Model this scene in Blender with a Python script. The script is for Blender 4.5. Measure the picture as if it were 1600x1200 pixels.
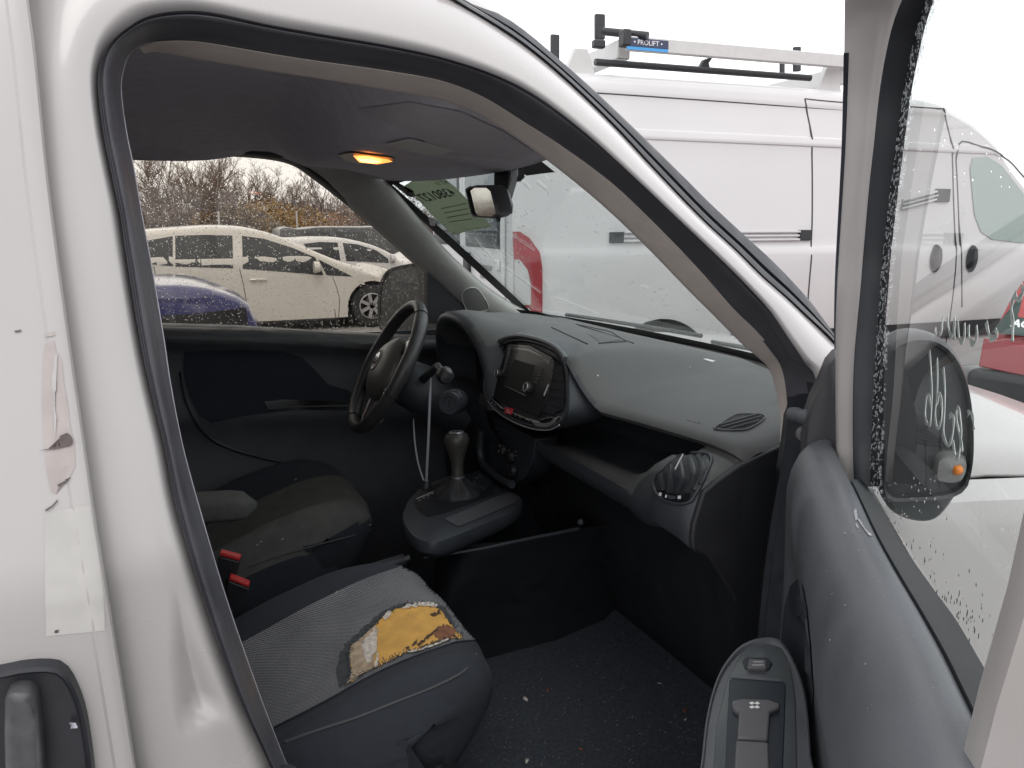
import bpy, bmesh, math, random
from mathutils import Vector, Matrix, noise
from mathutils.bvhtree import BVHTree
S = bpy.context.scene
for o in list(bpy.data.objects):
    bpy.data.objects.remove(o)
random.seed(7)
R = math.radians

# ---------------------------------------------------------------- camera
YAW, PITCH, FPX = 25.0, 11.77, 1200.0
CAM = Vector((0.0, -1.55, 1.5))
cam = bpy.data.cameras.new('camera')
cam.sensor_width = 36; cam.lens = 27.0; cam.clip_start = 0.02; cam.clip_end = 900
camo = bpy.data.objects.new('camera', cam)
S.collection.objects.link(camo)
camo.location = CAM
camo.rotation_euler = (R(90 - PITCH), 0, R(-YAW))
S.camera = camo

# ---------------------------------------------------------------- sky, sun, exposure
SUN_EL, SUN_AZ = 50.0, 200.0
w = bpy.data.worlds.new('World'); S.world = w; w.use_nodes = True
nt = w.node_tree; nt.nodes.clear()
wo = nt.nodes.new('ShaderNodeOutputWorld'); bg = nt.nodes.new('ShaderNodeBackground')
sk = nt.nodes.new('ShaderNodeTexSky'); sk.sky_type = 'NISHITA'; sk.sun_disc = False
sk.sun_elevation = R(SUN_EL); sk.sun_rotation = R(SUN_AZ); sk.dust_density = 4; sk.air_density = 1.0
hs = nt.nodes.new('ShaderNodeHueSaturation'); hs.inputs['Saturation'].default_value = 0.15
mx = nt.nodes.new('ShaderNodeMix'); mx.data_type = 'RGBA'; mx.inputs[0].default_value = 0.88
mx.inputs[7].default_value = (11.7, 11.75, 12.0, 1)          # even cloud deck
nt.links.new(sk.outputs[0], hs.inputs['Color']); nt.links.new(hs.outputs[0], mx.inputs[6])
nt.links.new(mx.outputs[2], bg.inputs[0]); bg.inputs[1].default_value = 0.105
nt.links.new(bg.outputs[0], wo.inputs[0])
sun = bpy.data.lights.new('sun', 'SUN'); sun.energy = 0.55; sun.angle = R(25); sun.color = (1, .97, .93)
suno = bpy.data.objects.new('sun', sun); S.collection.objects.link(suno)
suno.rotation_euler = (R(90 - SUN_EL), 0, R(180 - SUN_AZ)); suno.location = (0, -6, 12)
vs = S.view_settings
S.display_settings.display_device = 'sRGB'
vs.view_transform = 'Standard'; vs.look = 'None'; vs.exposure = 0.58; vs.gamma = 1; vs.use_curve_mapping = False
S.cycles.use_denoising = True
S.cycles.max_bounces = 10; S.cycles.transparent_max_bounces = 24; S.cycles.glossy_bounces = 5
S.cycles.transmission_bounces = 8; S.cycles.diffuse_bounces = 5
S.cycles.caustics_reflective = False; S.cycles.caustics_refractive = False
S.cycles.sample_clamp_indirect = 6

# ---------------------------------------------------------------- drawing helpers
_p, _t = R(PITCH), R(YAW)
CF = Vector((math.sin(_t) * math.cos(_p), math.cos(_t) * math.cos(_p), -math.sin(_p)))
CR = Vector((math.cos(_t), -math.sin(_t), 0)); CU = CR.cross(CF)
def ray(px, py): return CF * FPX + CR * (px - 800) + CU * (600 - py)
def onplane(px, py, p0, n):
    d = ray(px, py); n = Vector(n)
    return CAM + d * ((Vector(p0) - CAM).dot(n) / d.dot(n))
def PX(px, py, x): return onplane(px, py, (x, 0, 0), (1, 0, 0))
def PY(px, py, y): return onplane(px, py, (0, y, 0), (0, 1, 0))
def PZ(px, py, z): return onplane(px, py, (0, 0, z), (0, 0, 1))
def to_px(v):
    v = Vector(v) - CAM; w_ = v.dot(CF)
    return 800 + FPX * v.dot(CR) / w_, 600 - FPX * v.dot(CU) / w_

MATS = {}
def mat(name, col, rough=.5, metal=0., coat=0., noise_amt=0., noise_scale=20., bump=0., bump_scale=200., spec=.5, emit=None, estr=0., sheen=0.):
    if name in MATS: return MATS[name]
    m = bpy.data.materials.new(name); m.use_nodes = True
    t = m.node_tree; b = t.nodes['Principled BSDF']
    b.inputs['Base Color'].default_value = (*col, 1); b.inputs['Roughness'].default_value = rough
    b.inputs['Metallic'].default_value = metal; b.inputs['Coat Weight'].default_value = coat
    b.inputs['Coat Roughness'].default_value = .08
    b.inputs['Specular IOR Level'].default_value = spec
    if sheen: b.inputs['Sheen Weight'].default_value = sheen
    if emit: b.inputs['Emission Color'].default_value = (*emit, 1); b.inputs['Emission Strength'].default_value = estr
    tc = t.nodes.new('ShaderNodeTexCoord')
    if noise_amt:
        n = t.nodes.new('ShaderNodeTexNoise'); n.inputs['Scale'].default_value = noise_scale; n.inputs['Detail'].default_value = 6
        t.links.new(tc.outputs['Object'], n.inputs['Vector'])
        mr = t.nodes.new('ShaderNodeMapRange'); mr.inputs[1].default_value = .3; mr.inputs[2].default_value = .7
        mr.inputs[3].default_value = 1 - noise_amt; mr.inputs[4].default_value = 1 + noise_amt
        t.links.new(n.outputs[0], mr.inputs[0])
        mm = t.nodes.new('ShaderNodeMix'); mm.data_type = 'RGBA'; mm.blend_type = 'MULTIPLY'; mm.inputs[0].default_value = 1
        mm.inputs[6].default_value = (*col, 1); t.links.new(mr.outputs[0], mm.inputs[7]); t.links.new(mm.outputs[2], b.inputs['Base Color'])
        mr2 = t.nodes.new('ShaderNodeMapRange'); mr2.inputs[1].default_value = .3; mr2.inputs[2].default_value = .7
        mr2.inputs[3].default_value = max(.02, rough - .08); mr2.inputs[4].default_value = min(1, rough + .08)
        t.links.new(n.outputs[0], mr2.inputs[0]); t.links.new(mr2.outputs[0], b.inputs['Roughness'])
    if bump:
        n2 = t.nodes.new('ShaderNodeTexNoise'); n2.inputs['Scale'].default_value = bump_scale; n2.inputs['Detail'].default_value = 3
        t.links.new(tc.outputs['Object'], n2.inputs['Vector'])
        bp = t.nodes.new('ShaderNodeBump'); bp.inputs['Strength'].default_value = bump; bp.inputs['Distance'].default_value = .002
        t.links.new(n2.outputs[0], bp.inputs['Height']); t.links.new(bp.outputs[0], b.inputs['Normal'])
    MATS[name] = m
    return m

def glass_mat(name, tint, refl=1.0, rough=0.0):
    """Clear sheet: Fresnel reflection over tinted transmission (both faces of a real pane carry it)."""
    m = bpy.data.materials.new(name); m.use_nodes = True; t = m.node_tree; t.nodes.clear()
    out = t.nodes.new('ShaderNodeOutputMaterial'); tr = t.nodes.new('ShaderNodeBsdfTransparent'); gl = t.nodes.new('ShaderNodeBsdfGlossy')
    fr = t.nodes.new('ShaderNodeFresnel'); fr.inputs[0].default_value = 1.45
    tr.inputs[0].default_value = (*tint, 1); gl.inputs['Roughness'].default_value = rough
    mu = t.nodes.new('ShaderNodeMath'); mu.operation = 'MULTIPLY'; mu.inputs[1].default_value = refl
    mixs = t.nodes.new('ShaderNodeMixShader')
    t.links.new(fr.outputs[0], mu.inputs[0]); t.links.new(mu.outputs[0], mixs.inputs[0]); t.links.new(tr.outputs[0], mixs.inputs[1]); t.links.new(gl.outputs[0], mixs.inputs[2])
    t.links.new(mixs.outputs[0], out.inputs[0])
    MATS[name] = m
    return m

def put(o, parent=None):
    S.collection.objects.link(o)
    if parent is not None:
        o.parent = parent
    return o
def world_of(o):
    m = Matrix.Identity(4); ch = []
    while o is not None: ch.append(o); o = o.parent
    for q in reversed(ch): m = m @ q.matrix_basis
    return m
def mesh(name, vs_, fs, m, parent=None, smooth=True, ang=40, sub=0, bevel=0, solid=0, kind=None, label=None, local=False):
    """vs_ are world positions (or the parent's own frame when local=True)."""
    me = bpy.data.meshes.new(name)
    if parent is not None and not local:
        inv = world_of(parent).inverted(); vs_ = [inv @ Vector(v) for v in vs_]
    me.from_pydata([tuple(v) for v in vs_], [], fs); me.validate()
    if isinstance(m, (list, tuple)):
        for q in m: me.materials.append(q)
    else: me.materials.append(m)
    bm = bmesh.new(); bm.from_mesh(me); bmesh.ops.recalc_face_normals(bm, faces=bm.faces); bm.to_mesh(me); bm.free()
    if smooth:
        me.shade_smooth()
        me.set_sharp_from_angle(angle=R(ang))
    o = bpy.data.objects.new(name, me); put(o, parent)
    if solid:
        q = o.modifiers.new('solid', 'SOLIDIFY'); q.thickness = abs(solid); q.offset = -1 if solid > 0 else 1
    if bevel:
        q = o.modifiers.new('bevel', 'BEVEL'); q.width = bevel; q.segments = 3; q.limit_method = 'ANGLE'; q.angle_limit = R(35)
    if sub:
        q = o.modifiers.new('sub', 'SUBSURF'); q.levels = sub; q.render_levels = sub
    if kind: o['kind'] = kind
    if label: o['label'] = label
    return o
def empty(name, loc=(0, 0, 0), rz=0., parent=None):
    o = bpy.data.objects.new(name, None); o.empty_display_size = .2; put(o, parent); o.location = loc; o.rotation_euler = (0, 0, rz); return o
def tag(o, label, cat, group=None, kind=None):
    o['label'] = label; o['category'] = cat
    if group: o['group'] = group
    if kind: o['kind'] = kind
    return o

class MB:
    """Collects shapes into one mesh."""
    def __init__(s): s.v = []; s.f = []
    def add(s, vs_, fs):
        k = len(s.v); s.v += [Vector(v) for v in vs_]; s.f += [tuple(i + k for i in f) for f in fs]; return s
    def box(s, lo, hi, M=None):
        x0, y0, z0 = lo; x1, y1, z1 = hi
        vs_ = [Vector(p) for p in ((x0,y0,z0),(x1,y0,z0),(x1,y1,z0),(x0,y1,z0),(x0,y0,z1),(x1,y0,z1),(x1,y1,z1),(x0,y1,z1))]
        if M is not None: vs_ = [M @ v for v in vs_]
        return s.add(vs_, [(0,3,2,1),(4,5,6,7),(0,1,5,4),(1,2,6,5),(2,3,7,6),(3,0,4,7)])
    def bar(s, a, b, wx, wz=None, up=(0, 0, 1)):
        a, b = Vector(a), Vector(b); wz = wz or wx; t = (b - a).normalized(); u = Vector(up)
        sd = t.cross(u)
        if sd.length < 1e-5: sd = t.cross(Vector((1, 0, 0)))
        sd.normalize(); u = sd.cross(t); q = []
        for p in (a, b): q += [p - sd*wx/2 - u*wz/2, p + sd*wx/2 - u*wz/2, p + sd*wx/2 + u*wz/2, p - sd*wx/2 + u*wz/2]
        return s.add(q, [(0,1,2,3),(7,6,5,4),(0,4,5,1),(1,5,6,2),(2,6,7,3),(3,7,4,0)])
    def tube(s, path, r, n=10, closed=False, caps=True):
        vs_, fs = tube_geo(path, r, n, closed, caps); return s.add(vs_, fs)
    def lathe(s, prof, axis_p, axis_d, n=24, capa=True, capb=True):
        """prof = [(along, radius)]"""
        d = Vector(axis_d).normalized(); a = d.orthogonal().normalized(); b = d.cross(a); p0 = Vector(axis_p); vs_ = []; fs = []
        for (h, r) in prof:
            for i in range(n):
                th = 2*math.pi*i/n; vs_.append(p0 + d*h + a*(r*math.cos(th)) + b*(r*math.sin(th)))
        for k in range(len(prof)-1):
            for i in range(n):
                j = (i+1) % n; fs.append((k*n+i, k*n+j, (k+1)*n+j, (k+1)*n+i))
        if capa: fs.append(tuple(range(n-1, -1, -1)))
        if capb: fs.append(tuple(range((len(prof)-1)*n, len(prof)*n)))
        return s.add(vs_, fs)
    def prism(s, poly, d):
        """closed outline poly (3D points) pushed along d"""
        d = Vector(d); n = len(poly); q = [Vector(p) for p in poly]
        return s.add(q + [p + d for p in q], [tuple(range(n)), tuple(range(2*n-1, n-1, -1))] + [(i, (i+1) % n, n+(i+1) % n, n+i) for i in range(n)])
    def loft(s, rows, cu=False, cv=False, capa=False, capb=False):
        n = len(rows[0]); m_ = len(rows); vs_ = [p for r in rows for p in r]; fs = []
        for k in range(m_ if cv else m_-1):
            for i in range(n if cu else n-1):
                j = (i+1) % n; k2 = (k+1) % m_; fs.append((k*n+i, k*n+j, k2*n+j, k2*n+i))
        if capa: fs.append(tuple(range(n)))
        if capb: fs.append(tuple((m_-1)*n + i for i in range(n)))
        return s.add(vs_, fs)
    def build(s, name, m, parent=None, **k): return mesh(name, s.v, s.f, m, parent, **k)

def tube_geo(path, r, n=10, closed=False, caps=True):
    path = [Vector(p) for p in path]; N = len(path); rr = r if isinstance(r, (list, tuple)) else [r]*N
    vs_ = []; fs = []; u = None
    for i, p in enumerate(path):
        if closed: t = path[(i+1) % N] - path[i-1]
        else: t = path[min(i+1, N-1)] - path[max(i-1, 0)]
        t.normalize()
        if u is None: u = t.orthogonal().normalized()
        u = (u - t*u.dot(t)); u.normalize(); b = t.cross(u)
        for k in range(n):
            a = 2*math.pi*k/n; vs_.append(p + (u*math.cos(a) + b*math.sin(a))*rr[i])
    for i in range(N if closed else N-1):
        j = (i+1) % N
        for k in range(n):
            l = (k+1) % n; fs.append((i*n+k, i*n+l, j*n+l, j*n+k))
    if caps and not closed: fs += [tuple(range(n-1, -1, -1)), tuple((N-1)*n+k for k in range(n))]
    return vs_, fs

def lerp(a, b, t): return a + (b - a)*t
def cr(pts, per=6, closed=False):
    """Catmull-Rom through points (any tuples / vectors)."""
    P = [Vector(p) for p in pts]; n = len(P); out = []
    rng = range(n) if closed else range(n-1)
    for i in rng:
        if closed: a, b, c, d = P[i-1], P[i], P[(i+1) % n], P[(i+2) % n]
        else: a, b, c, d = P[max(i-1, 0)], P[i], P[i+1], P[min(i+2, n-1)]
        for k in range(per):
            t = k/per; out.append(.5*((2*b) + (c-a)*t + (2*a-5*b+4*c-d)*t*t + (3*b-a-3*c+d)*t**3))
    if not closed: out.append(P[-1].copy())
    return out
def resample(pts, n, closed=False):
    P = [Vector(p) for p in pts]
    if closed: P = P + [P[0]]
    L = [0]
    for i in range(1, len(P)): L.append(L[-1] + (P[i]-P[i-1]).length)
    out = []; k = 0; m = n if closed else n-1
    for i in range(n):
        t = L[-1]*i/m
        while k < len(L)-2 and L[k+1] < t: k += 1
        d = L[k+1]-L[k]; out.append(P[k].lerp(P[k+1], 0 if d == 0 else (t-L[k])/d))
    return out
def interp(tab, x):
    """piecewise linear table [(x, y)]"""
    if x <= tab[0][0]: return tab[0][1]
    for (a, b), (c, d) in zip(tab, tab[1:]):
        if x <= c: return b + (d-b)*(x-a)/(c-a)
    return tab[-1][1]
def sinterp(tab, x):
    """smooth table: Catmull-Rom in y with uneven x (finite-difference tangents)"""
    if x <= tab[0][0]: return tab[0][1]
    if x >= tab[-1][0]: return tab[-1][1]
    n = len(tab)
    for i in range(n-1):
        if x <= tab[i+1][0]:
            x0, y0 = tab[i]; x1, y1 = tab[i+1]; h = x1-x0; t = (x-x0)/h
            def tan(k):
                a = tab[max(k-1, 0)]; b = tab[min(k+1, n-1)]; return (b[1]-a[1])/(b[0]-a[0])
            m0, m1 = tan(i)*h, tan(i+1)*h
            return (2*t**3-3*t*t+1)*y0 + (t**3-2*t*t+t)*m0 + (-2*t**3+3*t*t)*y1 + (t**3-t*t)*m1
def inpoly(x, y, P):
    c = False; n = len(P)
    for i in range(n):
        (x1, y1), (x2, y2) = P[i], P[(i+1) % n]
        if (y1 > y) != (y2 > y) and x < (x2-x1)*(y-y1)/(y2-y1)+x1: c = not c
    return c
def text_mesh(body, size, M, m, name, parent=None, depth=.0006, align='CENTER', bold=0.0, kind=None):
    c = bpy.data.curves.new('lettering', 'FONT'); c.body = body; c.size = size; c.align_x = align; c.align_y = 'CENTER'
    c.extrude = depth; c.offset = bold
    o = bpy.data.objects.new('lettering', c); S.collection.objects.link(o)
    dg = bpy.context.evaluated_depsgraph_get(); me = bpy.data.meshes.new_from_object(o.evaluated_get(dg))
    bpy.data.objects.remove(o); bpy.data.curves.remove(c)
    M = Matrix(M)
    if parent is not None: M = world_of(parent).inverted() @ M
    me.transform(M); me.materials.clear(); me.materials.append(m); me.name = name
    o = bpy.data.objects.new(name, me); put(o, parent)
    if kind: o['kind'] = kind
    return o
def frame_M(o, xdir, ydir):
    x = Vector(xdir).normalized(); y = Vector(ydir); y = (y - x*y.dot(x)).normalized(); z = x.cross(y)
    return Matrix(((x.x, y.x, z.x, o[0]), (x.y, y.y, z.y, o[1]), (x.z, y.z, z.z, o[2]), (0, 0, 0, 1)))
def polypatch(outline, hit, step, mtl, name, parent, **k):
    """fills a 2D outline with a fine grid and lays every point on a surface through hit(u, v)"""
    xs = [p[0] for p in outline]; ys = [p[1] for p in outline]
    bm = bmesh.new(); ring = [bm.verts.new((p[0], p[1], 0)) for p in outline]
    bm.faces.new(ring)
    bmesh.ops.triangulate(bm, faces=bm.faces[:])
    x = min(xs) + step
    while x < max(xs):
        bmesh.ops.bisect_plane(bm, geom=bm.verts[:]+bm.edges[:]+bm.faces[:], plane_co=(x, 0, 0), plane_no=(1, 0, 0)); x += step
    y = min(ys) + step
    while y < max(ys):
        bmesh.ops.bisect_plane(bm, geom=bm.verts[:]+bm.edges[:]+bm.faces[:], plane_co=(0, y, 0), plane_no=(0, 1, 0)); y += step
    bm.verts.index_update(); vs_ = []; fs = []; mp = {}
    for v in bm.verts:
        p = hit(v.co.x, v.co.y)
        if p is None: mp[v.index] = None
        else: mp[v.index] = len(vs_); vs_.append(p)
    for f in bm.faces:
        q = [mp[v.index] for v in f.verts]
        if None not in q: fs.append(tuple(q))
    bm.free()
    return mesh(name, vs_, fs, mtl, parent, **k)
class Surf:
    """ray and nearest-point lookups on finished meshes (world positions)"""
    def __init__(s, *objs):
        v = []; f = []
        dg = bpy.context.evaluated_depsgraph_get()
        for o in objs:
            e = o.evaluated_get(dg); me = e.to_mesh(); M = world_of(o); k = len(v)
            v += [M @ q.co for q in me.vertices]; f += [tuple(i+k for i in p.vertices) for p in me.polygons]; e.to_mesh_clear()
        s.t = BVHTree.FromPolygons(v, f)
    def px(s, x, y, off=.001):
        d = ray(x, y).normalized(); h = s.t.ray_cast(CAM, d)
        if h[0] is None: return None
        n = h[1] if h[1].dot(d) < 0 else -h[1]
        return h[0] + n*off
# ================================================================ materials
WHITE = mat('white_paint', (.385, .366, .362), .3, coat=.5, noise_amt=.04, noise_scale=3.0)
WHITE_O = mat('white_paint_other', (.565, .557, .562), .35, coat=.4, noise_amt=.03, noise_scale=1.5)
CREAM = mat('pearl_white_paint', (.56, .535, .50), .3, coat=.6, noise_amt=.03, noise_scale=2)
BLUEP = mat('blue_paint', (.042, .044, .14), .25, coat=.8, noise_amt=.1, noise_scale=3)
REDP = mat('red_paint', (.42, .03, .035), .3, coat=.6)
BLACKP = mat('black_plastic', (.018, .019, .022), .45, noise_amt=.15, noise_scale=30)
RUBBER = mat('rubber', (.022, .024, .03), .55, noise_amt=.15, noise_scale=40)
SEALM = mat('seal_rubber', (.085, .085, .097), .42, noise_amt=.12, noise_scale=25, bump=.08, bump_scale=300)
SEAM = mat('panel_gap', (.05, .05, .05), .8)
DGLASS = mat('dark_window', (.040, .042, .046), .38, spec=.35)
PALEWIN = mat('sky_tone_window', (.30, .37, .345), .1)  # opaque pane, coloured pale for the sky seen through both windows
TYRE = mat('tyre', (.02, .02, .021), .8, bump=.3, bump_scale=120)
ALLOY = mat('alloy', (.5, .5, .52), .35, metal=.9)
ALU = mat('aluminium', (.62, .62, .63), .4, metal=.55)
CHROME = mat('chrome', (.75, .75, .76), .12, metal=1)
REDLENS = mat('red_lens', (.27, .006, .014), .15, coat=.8)
CLEARLENS = mat('clear_lens', (.55, .55, .55), .12, metal=.35, coat=.8)
AMBER = mat('amber', (.75, .22, .02), .3)
ASPHALT = mat('yard_bounce', (.26, .25, .245), .55, noise_amt=.35, noise_scale=6, bump=.5, bump_scale=90)  # ground tone raised to bounce more light up into the cab
BARK = mat('bark', (.12, .10, .09), .9, noise_amt=.3, noise_scale=8)
TWIG = mat('twigs', (.19, .14, .12), .9)
PGLASS = glass_mat('pale_glass', (.86, .93, .9))
PW = mat('lettering_white', (.8, .8, .8), .5)

# ================================================================ ground
g = MB(); n_ = 60
for i in range(n_+1):
    for j in range(n_+1):
        a = (i/n_*2-1); b = (j/n_*2-1); g.v.append(Vector((math.copysign(abs(a)**2.2, a)*420, math.copysign(abs(b)**2.2, b)*420, 0)))
g.f = [(i*(n_+1)+j, (i+1)*(n_+1)+j, (i+1)*(n_+1)+j+1, i*(n_+1)+j+1) for i in range(n_) for j in range(n_)]
g.build('ground', ASPHALT, kind='structure')

# ================================================================ vehicles round about
def shell(xs, top, bot, hw, rr=.09, nside=12, zlist=None):
    """rows of cross-sections along x, open underneath: right flank, roof, left flank"""
    rows = []
    for x in xs:
        zt, zb = top(x), bot(x); r = min(rr, (zt-zb)*.4); half = []
        for k in range(nside+1):
            z = lerp(zb, zt-r, k/nside) if zlist is None else max(zb, min(zt-r, zlist[k])) + .0005*k
            half.append((hw(x, z), z))
        y0 = half[-1][0]
        for k in range(1, 6):
            a = k/5*math.pi/2; half.append((y0 - r*1.3*(1-math.cos(a)), zt - r + r*math.sin(a)))
        yb = half[-1][0]
        for k in (1, 2, 3): half.append((yb*(1-k/3.), zt + .025*(1-(1-k/3.)**2)))
        rows.append([Vector((x, -y, z)) for y, z in half] + [Vector((x, y, z)) for y, z in reversed(half[:-1])])
    return rows
def sidepatch(name, poly, hw, side, m, parent, off=.004, step=.12, **k):
    return polypatch(poly, lambda x, z: Vector((x, side*(hw(x, z)+off), z)), step, m, name, parent, local=True, **k)
def sideline(name, pts, hw, side, m, parent, wid=.006, off=.002, dep=.004, per=4, **k):
    """thin gap or trim strip following a flank"""
    P = cr([(a, b, 0) for a, b in pts], per); mb = MB(); rows = []
    for i, p in enumerate(P):
        t = (P[min(i+1, len(P)-1)] - P[max(i-1, 0)]).normalized(); n = Vector((-t.y, t.x, 0))*wid/2; r = []
        for q, o in ((p-n, -dep), (p-n, off), (p+n, off), (p+n, -dep)):
            r.append(Vector((q.x, side*(hw(q.x, q.y)+o), q.y)))
        rows.append(r)
    return mb.loft(rows).build(name, m, parent, local=True, **k)
def road_wheel(parent, x, y, r, wd, side, rim=ALLOY, spokes=7):
    e = MB().lathe([(-wd/2, r*.62), (-wd/2, r*.93), (-wd*.35, r), (wd*.35, r), (wd/2, r*.93), (wd/2, r*.62)], (x, y, r), (0, 1, 0), 36, False, False).build('wheel', TYRE, parent, local=True)
    b = MB(); yo = y + side*wd*.36
    b.lathe([(-.01, r*.62), (.015, r*.63), (.02, r*.56)], (x, yo, r), (0, side, 0), 36, capa=False, capb=False)
    b.lathe([(-.02, r*.16), (.01, r*.15)], (x, yo, r), (0, side, 0), 20)
    for k in range(spokes):
        a = 2*math.pi*k/spokes; b.bar((x, yo, r), (x+r*.58*math.cos(a), yo, r+r*.58*math.sin(a)), .05, .03, up=(0, 1, 0))
    me = b.build('rim', rim, None, local=True); me.parent = e
    return e
def arch(cx, rad, lo):
    return lambda x: (rad**2-(x-cx)**2)**.5 if abs(x-cx) < rad else None
def bottoms(sill, arches, ends=()):
    def f(x):
        z = sill
        for cx, zc, rad in arches:
            if abs(x-cx) < rad: z = max(z, zc + (rad**2-(x-cx)**2)**.5)
        for xe, ze, ln in ends:
            if abs(x-xe) < ln: z = max(z, lerp(ze, z, abs(x-xe)/ln))
        return z
    return f
def stations(a, b, n, extra=()):
    s = {round(lerp(a, b, i/n), 4) for i in range(n+1)} | {round(e, 4) for e in extra}
    return sorted(x for x in s if a <= x <= b)
def archx(cx, rad): return [cx + rad*math.cos(math.pi*k/12)*(.9999) for k in range(13)]

# ---- the tall white panel van parked ahead, with its ladder rack
PH = R(-4.4)
pdir = Vector((math.cos(PH), math.sin(PH), 0)); pleft = Vector((-pdir.y, pdir.x, 0))
p_c = Vector((2.086, 2.877, 0)); p_base = p_c + pleft*1.02
pv = empty('panel_van', p_base, PH)
tag(pv, 'tall white panel van with a ladder rack, parked beyond the windscreen', 'van')
def pm(px, py, yoff=0.):
    """pixel -> (x, z) on the van's right flank, yoff metres in from it"""
    p = onplane(px, py, p_c + pleft*yoff, pleft) - p_c
    return (p.dot(pdir), p.z)
def pm3(px, py, yoff):
    x, z = pm(px, py, yoff); return Vector((x, -1.02+yoff, z))
def taperx(x, L, a=.0, b=.35):
    q = 1.
    if x < .25: q -= .03*(1-x/.25)**2
    if x > L-1.3: q -= b*((x-(L-1.3))/1.3)**2.2
    return q
def pv_hw(x, z):
    y = interp([(0, .97), (.35, 1.0), (.8, 1.02), (1.31, 1.02), (1.345, 1.005), (2.035, .975), (2.05, .99), (2.095, .988), (2.11, .975), (2.30, .95), (2.33, .957), (2.6, .92)], z)
    return y*taperx(x, 5.75, b=.3)
roofpx = [pm(*q) for q in ((1420, 147), (1480, 155), (1515, 172), (1545, 195), (1570, 225), (1600, 270))]
zr = pm(899, 104)[1]
pv_top_t = [(0, zr-.05), (.12, zr-.01), (.4, zr)] + [(roofpx[0][0]-.5, roofpx[0][1]+.02)] + roofpx + [(roofpx[-1][0]+.75, 1.35), (5.2, 1.2), (5.55, 1.02), (5.75, .8)]
pv_top_t.sort()
pv_top = lambda x: sinterp(pv_top_t, x)
pv_bot = bottoms(.34, [(1.08, .42, .44), (5.0, .42, .44)], ((0, .45, .1),))
xs = stations(0, 5.75, 60, archx(1.08, .44) + archx(5.0, .44))
pv_z = [.34, .4, .5, .62, .75, .88, 1.0, 1.1, 1.2, 1.28, 1.312, 1.33, 1.347, 1.40, 1.5, 1.62, 1.75, 1.88, 1.98, 2.03, 2.037, 2.048, 2.056, 2.09, 2.097, 2.108, 2.14, 2.2, 2.26, 2.30, 2.315, 2.33, 2.36]
rows = shell(xs, pv_top, pv_bot, pv_hw, .09, 32, pv_z)
b = MB().loft(rows, capa=True, capb=True)
pv_body = b.build('body', WHITE_O, pv, local=True, ang=28)
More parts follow.
